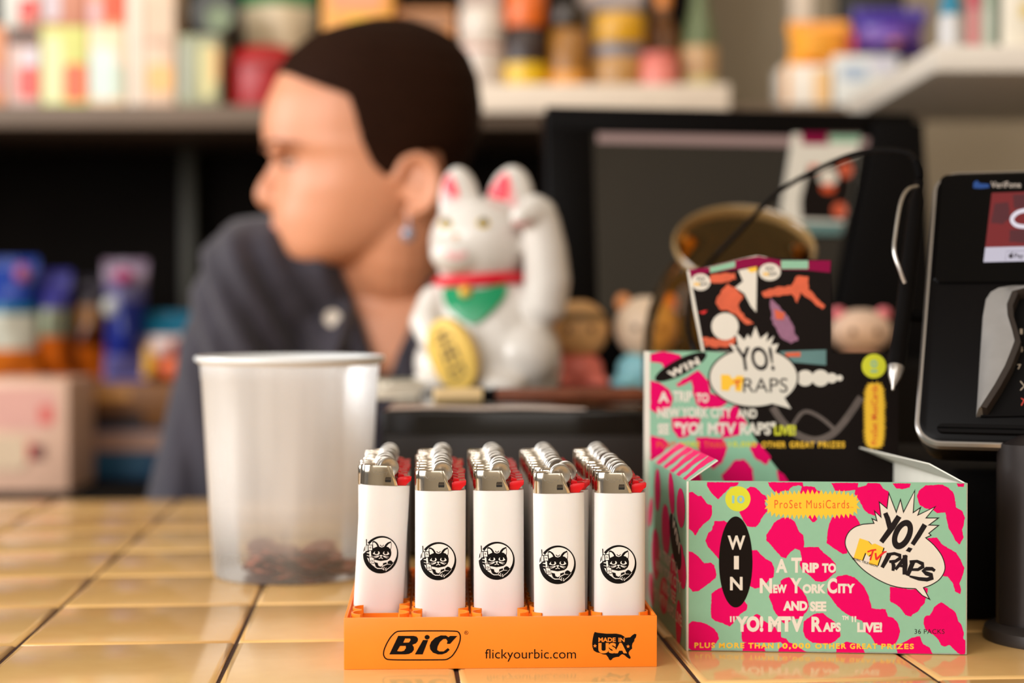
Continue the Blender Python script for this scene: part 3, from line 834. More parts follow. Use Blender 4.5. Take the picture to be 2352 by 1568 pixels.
    for i, (u, z, ru, rz_) in enumerate([(.014, .069, .012, .010), (.042, .073, .012, .008), (.012, .040, .010, .014), (.036, .030, .010, .013), (.060, .052, .014, .013), (.088, .070, .012, .010), (.066, .016, .014, .010), (.094, .034, .014, .014), (.020, .010, .012, .008), (.108, .012, .008, .010), (.112, .055, .005, .010)]):
        a.blot(ell(u, z, ru, rz_, 14, i), pink, 1, 0.0008, 0.003, i)
    a.build('blotch_pattern', sd, left)
    a = Art(); a.poly(ell(.030, .050, .020, .010, 40, 0.5), bprint, 2)
    a.text_at('WIN', (.040, .058), (-.022, -.013), (-.003, .006), cream, 3, 0.03)
    a.build('win_badge', sd, left)
    a = Art()
    for t, u0, z0, L, h in [('A TRIP TO', .082, .034, .060, .006), ('NEW YORK CITY', .092, .026, .080, .006), ('AND SEE', .070, .018, .042, .006), ('YO! MTV RAPS LIVE!', .104, .0095, .096, .006)]:
        a.text_at(t, (u0, z0), (-L, 0), (0, h), cream, 2, 0.03)
    a.build('prize_lettering', sd, left)
    # striped flap folded inwards along the left wall
    bm = bmesh.new(); fl = [(0, 0.001, BH), (sx * .95, BD * .95, BH), (sx * .95 + 0.0150, BD * .93, BH + 0.0105), (0.0150, 0.004, BH + 0.0102)]
    panel(bm, fl, th); flap = obj('side_flap', bm, [board], root)
    f0, f1, f2, f3 = [Vector(p) for p in fl]; fn = (f1 - f0).cross(f3 - f0).normalized()
    if fn.x > 0: fn = -fn

    def onflap(u, v, e):
        a_ = f0.lerp(f1, u); b_ = f3.lerp(f2, u); return a_.lerp(b_, v) + fn * (e + 4e-5)
    a = Art(); a.poly([(0.003, 0), (1, 0), (1, 1), (0.01, 1)], mint, 1)
    for i, (u, w) in enumerate([(0.03, .08), (0.20, .09), (0.37, .10), (0.56, .10), (0.76, .12)]):
        a.blot([(u, 0), (u + w, 0), (u + w * 1.25 + .03, .45), (u + w + .10, 1.0), (u + .02, 1.0), (u + .04, .5)], pink, 2, 0.012, 0.12, i)
    a.build('stripe_pattern', onflap, flap)
    # right panel (white inside) and its flap
    bm = bmesh.new(); panel(bm, [(BW, th, 0.0003), (BW + sx, BD, 0.0003), (BW + sx, BD, BH), (BW, th, BH)], th); obj('side_panel', bm, [board], root)
    bm = bmesh.new(); panel(bm, [(BW, 0.001, BH), (BW + sx, BD, BH), (BW + sx - 0.019, BD * .98, BH + 0.0080), (BW - 0.0150, 0.017, BH + 0.0082)], -th); obj('side_flap', bm, [board], root)

    # back panel with die-cut header
    BO = BX_L + RB @ Vector((sx, BD, 0)); 
    cv0 = plane_conv(BO, UB, Vector((0, 0, 1)))
    conv = plane_conv(BO, UB, Vector((0, 0, 1)), (1460, 560, 2.8))
    H1 = conv(95, 690)[1]; W1 = BW + 0.002
    top = [conv(x, y) for x, y in [(1262, 760), (1258, 105), (1110, 104), (930, 103), (830, 82), (780, 74), (700, 90), (640, 104), (470, 148), (330, 172), (370, 420), (425, 690)]]
    outline = [(-0.0036, 0.0003), (W1, 0.0003), (W1, H1 - 0.001), (top[0][0], H1 - 0.001)] + top[1:-1] + [(top[-1][0], H1), (-0.0036, H1)]
    bm = bmesh.new(); prism(bm, outline, BD, BD + th); M = Matrix.Translation((sx, 0, 0))
    for v in bm.verts: v.co = M @ v.co
    header = obj('header_panel', bm, [board], root)
    onb = lambda u, v, e: Vector((sx + u, BD - e - 2e-5, v))
    a = Art(conv)
    lo = conv(95, 2500)
    inv_b = 2200
    a.poly([(92, 690), (425, 690), (900, 700), (1262, 700), (1612, 700), (1690, 700), (1690, inv_b), (92, inv_b)], bprint, 1)
    a.poly([(92, 690), (430, 690), (600, 700), (645, 1040), (720, 1130), (760, 1240), (860, 1380), (960, 1510), (1040, 1640), (1060, 1800), (1060, inv_b), (92, inv_b)], mint, 2)
    for i, l in enumerate([[(95, 705), (180, 690), (280, 710), (310, 745), (230, 790), (190, 820), (170, 770), (95, 755)], [(95, 880), (150, 890), (220, 940), (240, 1000), (220, 1060), (130, 1090), (95, 1060)],
                           [(260, 900), (400, 810), (470, 880), (480, 960), (560, 990), (600, 1015), (540, 1050), (430, 1060), (390, 1030), (370, 960), (360, 880), (320, 900), (270, 920)], [(230, 1120), (330, 1110), (420, 1120), (400, 1180), (330, 1240), (280, 1250), (240, 1200)],
                           [(560, 1070), (650, 1040), (690, 1100), (720, 1160), (660, 1230), (560, 1250), (520, 1180)], [(95, 1230), (180, 1250), (220, 1290), (150, 1370), (95, 1400)], [(390, 1240), (560, 1250), (590, 1310), (560, 1400), (500, 1450), (430, 1380), (390, 1300)],
                           [(750, 1270), (800, 1290), (870, 1370), (840, 1420), (770, 1380), (735, 1320)], [(640, 1390), (700, 1385), (750, 1440), (760, 1520), (700, 1590), (590, 1590), (550, 1490)], [(905, 1450), (960, 1490), (1020, 1600), (930, 1600)],
                           [(250, 1400), (420, 1480), (430, 1590), (330, 1620), (240, 1560)], [(95, 1450), (180, 1470), (190, 1600), (95, 1640)], [(500, 1700), (640, 1680), (760, 1760), (640, 1860), (520, 1820)], [(780, 1600), (900, 1660), (960, 1800), (860, 1820), (790, 1700)], [(160, 1700), (320, 1720), (380, 1850), (240, 1900), (150, 1820)]]):
        a.blot(l, pink, 3, 3, 14, i)
    a.build('camouflage_pattern', onb, header)
    a = Art(conv)     # generic stage picture, two cards side by side
    a.poly([(332, 174), (470, 150), (700, 92), (790, 80), (792, 690), (430, 690)], bprint, 2)
    a.poly([(790, 84), (1261, 105), (1262, 760), (790, 690)], bprint, 2)
    a.poly([(345, 165), (470, 150), (640, 105), (790, 78), (930, 105), (1110, 106), (1255, 107), (1250, 185), (1110, 170), (930, 165), (860, 140), (780, 145), (640, 165), (470, 185), (350, 220)], maroon, 3)
    a.poly([(475, 152), (640, 110), (640, 150), (480, 185)], mint, 4); a.poly([(935, 106), (1110, 107), (1110, 160), (935, 160)], mint, 4)
    a.poly([(660, 170), (780, 145), (775, 440), (740, 400), (700, 320), (640, 280), (690, 240)], cream, 3)
    a.poly([(715, 160), (780, 145), (779, 175), (740, 185)], yel, 4)
    a.blot([(480, 200), (640, 185), (645, 225), (560, 250), (480, 245)], orp, 4, 6, 18, 4)
    a.blot([(550, 300), (590, 255), (640, 280), (690, 330), (660, 400), (700, 470), (760, 510), (720, 520), (660, 470), (600, 430), (540, 420), (515, 380)], orp, 4, 6, 18, 5)
    a.blot(ell(575, 530, 88, 88, 18), cream, 5, 6, 20, 6)
    a.blot([(430, 600), (560, 620), (640, 600), (630, 650), (520, 670), (440, 650)], orp, 4, 8, 16, 7)
    a.blot([(400, 440), (460, 425), (440, 450)], redp, 4, 3, 12, 8)
    a.blot([(810, 310), (900, 280), (1000, 270), (1040, 205), (1110, 210), (1110, 290), (1220, 400), (1200, 420), (1060, 310), (1040, 380), (1000, 320), (830, 345)], orp, 4, 5, 18, 9)
    a.blot([(870, 350), (960, 440), (1010, 520), (1045, 620), (1000, 640), (930, 600), (870, 480)], purp, 3, 6, 18, 10)
    a.blot([(890, 420), (960, 440), (950, 490), (900, 480)], orp, 5, 5, 16, 11)
    a.poly([(930, 690), (1225, 680), (1225, 780), (1000, 760), (900, 720)], tealp, 3)
    a.poly([(960, 700), (1060, 695), (1060, 725), (970, 725)], orp, 4)
    for cx, cy, rx, ry in ((418, 245, 62, 54), (862, 180, 70, 56)):
        a.poly(ell(cx, cy, rx, ry), cream, 4); a.text('YO!', cx - 30, cy - 35, cx + 26, cy - 4, charcoal, 5); a.text('M', cx - 40, cy + 2, cx - 8, cy + 26, yel, 5); a.text('RAPS', cx - 4, cy + 4, cx + 46, cy + 24, charcoal, 5)
    a.poly([(330, 176), (346, 174), (442, 690), (425, 690), (372, 420)], board, 5)
    a.build('stage_picture', onb, header)
    a = Art(conv)
    a.poly(ell(290, 790, 185, 52, 40, math.radians(-27)), bprint, 4)
    a.text_at('WIN', (222, 868), (196, -98), (-22, -44), cream, 5, 0.05, 1.2)
    a.build('win_badge', onb, header)
    a = Art(conv)
    spk = [(640, 700), (600, 640), (660, 660), (640, 560), (700, 620), (720, 580), (740, 610), (770, 530), (800, 610), (850, 570), (840, 630), (890, 590), (870, 650), (920, 640), (890, 710)]
    bub = ell(758, 858, 280, 185, 60)
    bub = [p for p in bub if not (p[1] < 730 and 560 < p[0] < 950)]
    a.poly(ell(758, 858, 292, 196, 60), bprint, 4); a.poly(ell(758, 858, 280, 185, 60), cream, 5)
    a.poly(spk, cream, 5); a.poly([(860, 1020), (1000, 1060), (950, 980)], cream, 5)
    a.text('YO!', 650, 660, 885, 815, charcoal, 6, 0.02, shear=-0.15)
    a.poly([(548, 840), (600, 840), (625, 870), (655, 845), (696, 850), (680, 950), (640, 945), (640, 905), (610, 915), (600, 945), (550, 940)], yel, 6)
    a.stroke([(630, 885), (680, 880)], 10, redp, 7); a.stroke([(655, 885), (652, 925)], 10, redp, 7)
    a.text('RAPS', 692, 862, 978, 955, charcoal, 6, 0.0)
    a.build('speech_bubble_logo', onb, header)
    a = Art(conv)
    for cx, r in ((1090, 54), (1188, 56), (1262, 34), (1312, 20)): a.poly(ell(cx, 862, r, r * 0.95), cream, 3)
    a.stroke(ch_open([(880, 1050), (950, 1150), (1030, 1220), (1150, 1262), (1260, 1225), (1350, 1130), (1450, 985)]), 46, greyp, 3)
    a.stroke(ch_open([(1000, 1180), (1080, 1080), (1180, 1110), (1290, 1200)]), 26, greyp, 3)
    a.build('portrait_print', onb, header)
    a = Art(conv)
    for t, x0, y0, x1, y1, m in [('A', 145, 950, 215, 1020, cream), ('TRIP', 240, 945, 365, 1015, cream), ('TO', 390, 960, 470, 1020, cream), ('NEW YORK CITY', 140, 1050, 620, 1118, cream), ('AND', 650, 1060, 780, 1120, cream),
                                 ('SEE', 142, 1155, 215, 1225, cream), ('"YO! MTV RAPS"', 250, 1145, 900, 1228, cream), ('LIVE!', 892, 1165, 1030, 1230, lime)]: a.text(t, x0, y0, x1, y1, m, 5, 0.04)
    for t, x0, x1, m in [('PLUS', 135, 260, orr), ('MORE', 285, 410, lime), ('THAN', 440, 580, orr), ('10,000', 600, 775, lime), ('OTHER', 810, 965, yel), ('GREAT', 990, 1150, yel), ('PRIZES', 1175, 1345, yel)]: a.text(t, x0, 1270, x1, 1310, m, 5, 0.03, 1.2)
    a.build('prize_lettering', onb, header)
    a = Art(conv); a.poly(ell(1532, 785, 78, 78), lime, 3); a.text_at('10', (1555, 825), (0, -78), (-44, 0), mint, 4, 0.03); a.build('number_badge', onb, header)
    a = Art(conv); a.poly(burst(1536, 1103, 58, 206, 18, 44), yel, 3); a.text_at('ProSet MusiCards', (1556, 1290), (0, -380), (-42, 0), orr, 4, 0.02, 1.1); a.build('maker_banner', onb, header)
    # the back of the header carries the same strip and picture, seen only in the monitor glass
    onr = lambda u, v, e: Vector((sx + u, BD + th + e + 2e-5, v))
    a = Art(conv)
    a.poly([(345, 165), (470, 150), (640, 105), (790, 78), (930, 105), (1110, 106), (1255, 107), (1250, 185), (1110, 170), (930, 165), (860, 140), (780, 145), (640, 165), (470, 185), (350, 220)], maroon, 3)
    a.poly([(475, 152), (640, 110), (640, 150), (480, 185)], mint, 4); a.poly([(935, 106), (1110, 107), (1110, 160), (935, 160)], mint, 4)
    a.blot([(500, 250), (700, 200), (760, 300), (740, 560), (560, 600), (480, 420)], orp, 3, 6, 18, 12)
    a.poly([(430, 600), (790, 580), (1230, 600), (1230, 690), (430, 690)], bprint, 3)
    a.build('reverse_print', onr, header)
    return root


def ch_open(pts): return [(p.x, p.y) for p in catmull([Vector((x, y, 0)) for x, y in pts], 5)]


build_card_box()

# ---------------------------------------------------------------- plastic cup with coins
CUP = Vector((-0.1412, 1.067, 0))


def frosted():
    m = bpy.data.materials.new('frosted_clear_plastic'); m.use_nodes = True; nt = m.node_tree
    for n in list(nt.nodes): nt.nodes.remove(n)
    N = nt.nodes.new; L = nt.links.new
    out = N('ShaderNodeOutputMaterial'); tr = N('ShaderNodeBsdfTransparent'); tl = N('ShaderNodeBsdfTranslucent'); df = N('ShaderNodeBsdfDiffuse'); gl = N('ShaderNodeBsdfGlossy')
    tr.inputs[0].default_value = (0.95, 0.95, 0.95, 1)
    tl.inputs[0].default_value = (0.95, 0.95, 0.95, 1); df.inputs[0].default_value = (0.93, 0.93, 0.93, 1)
    gl.inputs[0].default_value = (1, 1, 1, 1); gl.inputs[1].default_value = 0.42
    tc = N('ShaderNodeTexCoord'); mp = N('ShaderNodeMapping'); mp.inputs['Scale'].default_value = (38, 38, 4); no = N('ShaderNodeTexNoise'); no.inputs['Scale'].default_value = 1.0
    L(tc.outputs['Object'], mp.inputs[0]); L(mp.outputs[0], no.inputs['Vector'])
    mr = N('ShaderNodeMapRange'); mr.inputs[1].default_value = 0.3; mr.inputs[2].default_value = 0.7; mr.inputs[3].default_value = 0.52; mr.inputs[4].default_value = 0.86
    L(no.outputs['Fac'], mr.inputs[0])
    m1 = N('ShaderNodeMixShader'); m1.inputs[0].default_value = 0.66; L(tl.outputs[0], m1.inputs[1]); L(df.outputs[0], m1.inputs[2])
    m2 = N('ShaderNodeMixShader'); sx_ = N('ShaderNodeSeparateXYZ'); L(tc.outputs['Object'], sx_.inputs[0]); mz = N('ShaderNodeMapRange'); mz.inputs[1].default_value = 0.014; mz.inputs[2].default_value = 0.048; mz.inputs[3].default_value = 0.22; mz.inputs[4].default_value = 1.0
    L(sx_.outputs['Z'], mz.inputs[0]); mm = N('ShaderNodeMath'); mm.operation = 'MULTIPLY'; L(mr.outputs[0], mm.inputs[0]); L(mz.outputs[0], mm.inputs[1]); L(mm.outputs[0], m2.inputs[0]); L(tr.outputs[0], m2.inputs[1]); L(m1.outputs[0], m2.inputs[2])
    fr = N('ShaderNodeFresnel'); fr.inputs[0].default_value = 1.5
    m3 = N('ShaderNodeMixShader'); L(fr.outputs[0], m3.inputs[0]); L(m2.outputs[0], m3.inputs[1]); L(gl.outputs[0], m3.inputs[2])
    L(m3.outputs[0], out.inputs[0])
    return m


cup = thing('plastic_cup', 'tall clear plastic cup with copper coins at the bottom, left of the lighters', 'cup', CUP)
fm = frosted()
bm = bmesh.new()
lathe(bm, [(0.0, 0.0022), (0.040, 0.0022), (0.044, 0.0008), (0.0478, 0.0006), (0.0488, 0.0030), (0.0556, 0.124), (0.0560, 0.1245), (0.0566, 0.1335)], 72)
obj('cup_body', bm, fm, cup, angle=50)
bm = bmesh.new(); lathe(bm, [(0.0566, 0.1335), (0.0580, 0.1350), (0.0600, 0.1362), (0.0602, 0.1378), (0.0596, 0.1390), (0.0580, 0.1388), (0.0568, 0.1375), (0.0560, 0.1340), (0.0566, 0.1335)], 72)
obj('rim', bm, mat('milky_rim_plastic', (226, 228, 228), 0.3, vary=0.02), cup, angle=50)
copper = mat('worn_copper', (150, 84, 62), 0.36, 0.85, vary=0.35, scale=150)
rnd = random.Random(5); proto_c = None; spots = []
for layer in range(4):
    n = [15, 12, 8, 4][layer]
    for k in range(n):
        for _ in range(60):
            x = rnd.uniform(-0.020, 0.036); y = rnd.uniform(-0.037, 0.012)
            if math.hypot(x, y) > 0.0365 - layer * 0.001: continue
            if all(abs(l - layer) > 0 or math.hypot(x - a, y - b) > 0.0095 for a, b, l in spots): break
        spots.append((x, y, layer))
        if proto_c is None:
            bm = bmesh.new(); lathe(bm, [(0.0, 0.0007), (0.0086, 0.0007), (0.0088, 0.0009), (0.0094, 0.0009), (0.0095, 0.0006), (0.0095, -0.0006), (0.0094, -0.0009), (0.0088, -0.0009), (0.0086, -0.0007), (0.0, -0.0007)], 28)
            o = obj('coin', bm, copper, angle=30); proto_c = o
        else: o = proto_c.copy(); COL.objects.link(o)
        tag(o, 'small copper coin lying in the heap at the bottom of the clear plastic cup', 'coin', 'copper coins in the cup')
        o.location = CUP + Vector((x, y, 0.0050 + layer * 0.0042 + rnd.uniform(0, 0.001)))
        o.rotation_euler = (rnd.uniform(-0.35, 0.35), rnd.uniform(-0.35, 0.35), rnd.uniform(0, 6))

# ---------------------------------------------------------------- black box with the beckoning cat
black_pl = mat('black_plastic', (7, 5, 5), 0.38, vary=0.1, scale=30, spec=0.08)
black_matt = mat('black_matt', (8, 6, 6), 0.7, vary=0.1, scale=30, spec=0.10)
DX0, DX1, DY0, DY1, DZ = -0.0885, 0.098, 1.133, 1.475, 0.100
till = thing('cash_drawer', 'low black metal box behind the lighters carrying the white cat figure', 'cash drawer', ((DX0 + DX1) / 2, (DY0 + DY1) / 2, 0))
hx, hy = (DX1 - DX0), (DY1 - DY0)
obj('casing', bx((0, 0, DZ / 2 + 0.001), (hx, hy, DZ - 0.002), 0.0025, 3), [mat('black_gloss_lid', (16, 12, 10), 0.12, vary=0.05)], till)
obj('front_drawer', bx((0, -hy / 2 - 0.0015, 0.044), (hx - 0.006, 0.004, 0.078), 0.001), mat('dark_brown_black', (26, 17, 13), 0.45, vary=0.15, scale=12), till)

strip_m = mat('pale_pinkish_sheet', (226, 206, 194), 0.55, vary=0.03)
bm = bmesh.new(); rs = []
for i in range(13):
    t = i / 12; x = DX0 + 0.004 + t * 0.135; z = DZ + 0.0004 + 0.0006 * math.sin(t * 7) ** 2
    w0 = 1.1365 + 0.001 * math.sin(t * 5); w1 = 1.171 - (0.028 * max(0, (t - 0.86) / 0.14))
    rs.append([Vector((x, w0, z)), Vector((x, w1, z)), Vector((x, w1, z + 0.0003)), Vector((x, w0, z + 0.0003))])
rings(bm, rs)
tag(obj('pale_strip', bm, strip_m), 'thin pale pinkish strip lying along the front edge of the black box', 'paper')  # thin pale strip laid along the front edge of the lid
slip = thing('folded_paper', 'small folded cream and green paper lying on the black box left of the cat', 'paper', P(912, 878, 1.30) * 1.0)
slip.location.z = DZ
bm = bmesh.new()
for k in range(4): box(bm, (0.001 * k, 0.0006 * k, 0.0018 + 0.0034 * k), (0.036 - 0.002 * k, 0.05, 0.0032), 0.0012, 2, Matrix.Rotation(0.1 * k, 3, 'Z'))
obj('sheets', bm, mat('cream_paper', (214, 204, 186), 0.6, vary=0.05), slip)
obj('green_border', bx((0.0, -0.006, 0.0147), (0.030, 0.018, 0.0006), 0.0, rot=Matrix.Rotation(0.3, 3, 'Z')), mat('faded_green_print', (148, 150, 128), 0.6), slip)

pen_d = 1.205
pa, pb = P(995, 906, pen_d), P(1482, 911, pen_d + 0.012)
pa.z = pb.z = DZ + 0.0062
pen = thing('marker_pen', 'thick marker with cream cap, black collar and brown barrel lying in front of the cat', 'pen', pa)
pd = (pb - pa); L = pd.length; MP = Matrix.Rotation(math.atan2(pd.y, pd.x), 4, 'Z') @ Matrix.Rotation(math.pi / 2, 4, 'Y')
bm = bmesh.new(); lathe(bm, [(0, 0), (0.0045, 0.0002), (0.0056, 0.0015), (0.0060, 0.034), (0.0058, 0.0352), (0, 0.0352)], 24, MP); obj('cap', bm, mat('cream_plastic', (232, 200, 146), 0.3, vary=0.03), pen)
bm = bmesh.new(); lathe(bm, [(0, 0.0352), (0.0066, 0.0353), (0.0066, 0.0368), (0.0050, 0.0375), (0.0050, 0.0425), (0.0066, 0.0432), (0.0066, 0.0445), (0, 0.0446)], 24, MP); obj('collar', bm, black_pl, pen)
bm = bmesh.new(); lathe(bm, [(0, 0.0446), (0.0054, 0.0447), (0.0056, L - 0.004), (0.004, L - 0.0005), (0, L)], 24, MP); obj('barrel', bm, mat('brown_translucent_plastic', (120, 66, 44), 0.25, vary=0.25, scale=60), pen)

# --- beckoning cat
CS = 1.40 / F_PX          # metres per photograph pixel at the cat
CX, CZ0 = (1120 - W_PX / 2) * CS, DZ
CY = 1.405
cat = thing('beckoning_cat', 'white lucky cat figurine with raised paw, red collar and green bib on the black box', 'figurine', (CX, CY, CZ0), 0)


def K(px, py, y=0.0):
    return Vector(((px - 1120) * CS, y, (896 - py) * CS))


def cat_body():
    bm = bmesh.new()
    # torso: lathe-like stack
    rs = []
    for py, cx, hw, hd in [(896, 1126, 150, 120), (885, 1126, 160, 128), (840, 1128, 166, 132), (790, 1126, 162, 128), (740, 1118, 150, 118), (700, 1110, 138, 104), (665, 1105, 116, 90), (640, 1102, 96, 80), (610, 1100, 90, 76)]:
        rs.append([K(cx + hw * math.cos(t), py, hd * CS * math.sin(t)) for t in [2 * math.pi * i / 28 for i in range(28)]])
    rings(bm, rs)
    # head
    ball(bm, K(1099, 556, -0.004), (113 * CS, 104 * CS, 106 * CS), 32, 20)
    ball(bm, K(1052, 582, -0.030), (62 * CS, 40 * CS, 44 * CS))              # muzzle
    # ears
    for ax, ay, bx_, by, w in ((1058, 490, 1052, 398, 50), (1168, 490, 1178, 396, 58)):
        rs = []
        for t, k in ((0, 1.0), (0.3, .98), (0.6, .86), (0.82, .64), (0.95, .36), (1.0, .14)):
            px, py = ax + (bx_ - ax) * t, ay + (by - ay) * t - 18 * t
            rs.append([K(px + w * k * math.cos(q), py, -0.004 + 26 * CS * (0.5 + 0.5 * k) * math.sin(q)) for q in [2 * math.pi * i / 18 for i in range(18)]])
        rings(bm, rs)
    # raised arm and curled paw
    tube(bm, [K(1226, 726, -0.018), K(1248, 700, -0.022), K(1256, 640, -0.026), K(1250, 570, -0.030), K(1240, 510, -0.034), K(1226, 488, -0.038)], [x * CS for x in (44, 54, 54, 50, 44, 40)], 18, round_ends=True)
    tube(bm, [K(1238, 494, -0.036), K(1212, 492, -0.046), K(1196, 500, -0.050)], [x * CS for x in (40, 32, 26)], 16, round_ends=True)
    # arm holding the coin
    tube(bm, [K(1000, 690, -0.010), K(982, 740, -0.026), K(1000, 780, -0.044)], [x * CS for x in (40, 40, 30)], 16, round_ends=True)
    # feet and haunches
    ball(bm, K(1150, 876, -0.044), (58 * CS, 46 * CS, 30 * CS)); ball(bm, K(1000, 872, -0.040), (50 * CS, 46 * CS, 34 * CS))
    ball(bm, K(1200, 812, -0.020), (86 * CS, 84 * CS, 84 * CS)); ball(bm, K(1010, 830, -0.020), (58 * CS, 80 * CS, 64 * CS))
    return baked(bm, 0.0018, 10)


cw = mat('white_glazed_vinyl', (222, 216, 208), 0.22, vary=0.01, coat=0.3)
cat_o = link('body', cat_body(), cat); cat_o.data.materials.append(cw)
from mathutils.bvhtree import BVHTree
cat_bvh = BVHTree.FromPolygons([v.co[:] for v in cat_o.data.vertices], [tuple(p.vertices) for p in cat_o.data.polygons])


def on_cat(px, py, lift=0.0004, bvh=None, kf=K):
    p = kf(px, py, -0.5)
    h = (bvh or cat_bvh).ray_cast(p, Vector((0, 1, 0)))
    if h[0] is not None: return h[0] + Vector((0, -lift, 0))
    q = (bvh or cat_bvh).find_nearest(kf(px, py, -0.012))
    return q[0] + q[1] * lift


def decal(name, loops, mats_, parent, kf=K, bvh=None, lift=0.0005, grid=4.0, cnt=None):
    """a painted patch laid over a curved body: flat outline cut into a grid, then dropped on the surface"""
    a = Art()
    for lp, m, ly in loops: a.poly(lp, m, ly)
    bm = bmesh.new(); vs = [bm.verts.new((x, y, z)) for x, y, z in a.v]
    for f, i in zip(a.f, a.m):
        try: bm.faces.new([vs[k] for k in f]).material_index = i
        except ValueError: pass
    xs = [v.co.x for v in bm.verts]; ys = [v.co.y for v in bm.verts]
    for lo, hi, no in ((min(xs), max(xs), (1, 0, 0)), (min(ys), max(ys), (0, 1, 0))):
        c = lo + grid
        while c < hi:
            bmesh.ops.bisect_plane(bm, geom=bm.verts[:] + bm.edges[:] + bm.faces[:], plane_co=tuple(c * k for k in no), plane_no=no); c += grid
    for v in bm.verts: v.co = on_cat(v.co.x, v.co.y, lift * (1 + v.co.z * 0.5), bvh, kf)
    for f in bm.faces: f.smooth = True
    me = bpy.data.meshes.new(name); bm.to_mesh(me); bm.free()
    for m in a.mats: me.materials.append(m)
    return link(name, me, parent)


ear_red = mat('ear_red_paint', (236, 14, 52), 0.3, vary=0.02); collar_red = mat('collar_red_paint', (214, 8, 40), 0.25, vary=0.02)
pale_pink = mat('pale_pink_paint', (240, 176, 176), 0.35, vary=0.02)
decal('ear_lining', [(ch([(1018, 466), (1014, 424), (1024, 398), (1040, 398), (1060, 450), (1052, 454), (1022, 468)]), pale_pink, 1), (ch([(1020, 424), (1031, 402), (1042, 408), (1057, 450), (1036, 450), (1022, 434)]), ear_red, 2)], None, cat)
decal('ear_lining', [(ch([(1112, 448), (1150, 398), (1166, 392), (1184, 440), (1186, 478), (1176, 478), (1160, 456)]), pale_pink, 1), (ch([(1118, 448), (1152, 402), (1166, 398), (1172, 425), (1164, 462), (1150, 458)]), ear_red, 2)], None, cat)
eye_y = mat('eye_yellow_paint', (206, 170, 44), 0.3, vary=0); eye_b = mat('eye_black_paint', (34, 38, 24), 0.3, vary=0)
for cx in (1026, 1111):
    decal('eye', [(ell(cx, 514, 14, 12, 20), eye_y, 1), (ell(cx + 1, 511, 8, 9, 16), eye_b, 2)], None, cat, grid=5)
decal('nose', [([(1040, 538), (1058, 538), (1050, 552)], mat('nose_orange_paint', (226, 164, 120), 0.4, vary=0), 1)], None, cat, grid=6)
decal('mouth', [(ch([(1026, 574), (1046, 584), (1076, 576), (1072, 592), (1048, 598), (1030, 592)]), pale_pink, 1)], None, cat, grid=6)
decal('paw_pad', [(ch([(1176, 510), (1200, 516), (1222, 508), (1218, 520), (1196, 526), (1180, 520)]), pale_pink, 1)], None, cat, grid=6)


def around_neck(name, py0, py1, m, hw, hd, bulge):
    bm = bmesh.new(); n = 48; rs = []
    for k in range(9):
        t = k / 8; py = py0 + (py1 - py0) * t; b = bulge * math.sin(math.pi * t)
        rs.append([K(1104 + (hw + b) * math.cos(q), py - 6 * math.cos(q), (hd + b) * CS * math.sin(q)) for q in [2 * math.pi * i / n for i in range(n)]])
    rings(bm, rs); return obj(name, bm, m, cat)


around_neck('collar', 654, 627, collar_red, 104, 92, 7)
green = mat('bib_green_paint', (8, 142, 92), 0.22, vary=0.03, coat=0.3)
decal('bib', [(ch([(1014, 654), (1100, 664), (1166, 646), (1164, 676), (1130, 715), (1092, 744), (1056, 728), (1026, 700)]), green, 1)], None, cat, lift=0.0022, grid=6)
gold = mat('gold_paint', (226, 178, 66), 0.28, 0.35, vary=0.05)
bm = bmesh.new(); ball(bm, on_cat(1072, 668, 0.004), (15 * CS, 12 * CS, 15 * CS)); obj('bell', bm, gold, cat)
# koban coin, a thick tilted oval
Rk = Matrix.Rotation(math.radians(-22), 3, 'Z') @ Matrix.Rotation(math.radians(-20), 3, 'Y') @ Matrix.Rotation(math.radians(8), 3, 'X')
kc = K(1047, 806, -0.056)
bm = bmesh.new(); rs = []
for k, y in [(0.90, -0.0072), (0.97, -0.0066), (1.0, -0.005), (1.0, 0.004), (0.96, 0.006)]:
    rs.append([kc + Rk @ Vector((54 * CS * k * math.cos(t), y, 84 * CS * k * math.sin(t))) for t in [2 * math.pi * i / 40 for i in range(40)]])
rings(bm, rs)
coin_o = obj('gold_coin', bm, mat('pale_gold_paint', (236, 196, 96), 0.35, 0.1, vary=0.04), cat)
a = Art(lambda x, y: (x * CS, -y * CS)); kk = mat('coin_ink', (88, 70, 40), 0.5, vary=0)
for st in [[(-14, -50), (12, -54)], [(-24, -36), (22, -40)], [(0, -60), (-2, -18)], [(-18, -16), (18, -20)], [(-20, 2), (20, -2)], [(-16, -14), (-16, 20)], [(16, -18), (16, 16)], [(0, -16), (0, 20)], [(-22, 34), (22, 28)], [(-12, 24), (-18, 52)], [(12, 22), (20, 48)], [(-16, 54), (14, 50)]]:
    a.stroke(st, 6, kk, 1)
a.build('coin_characters', lambda u, v, e: kc + Rk @ Vector((u, -0.0073 - e, v)), coin_o)

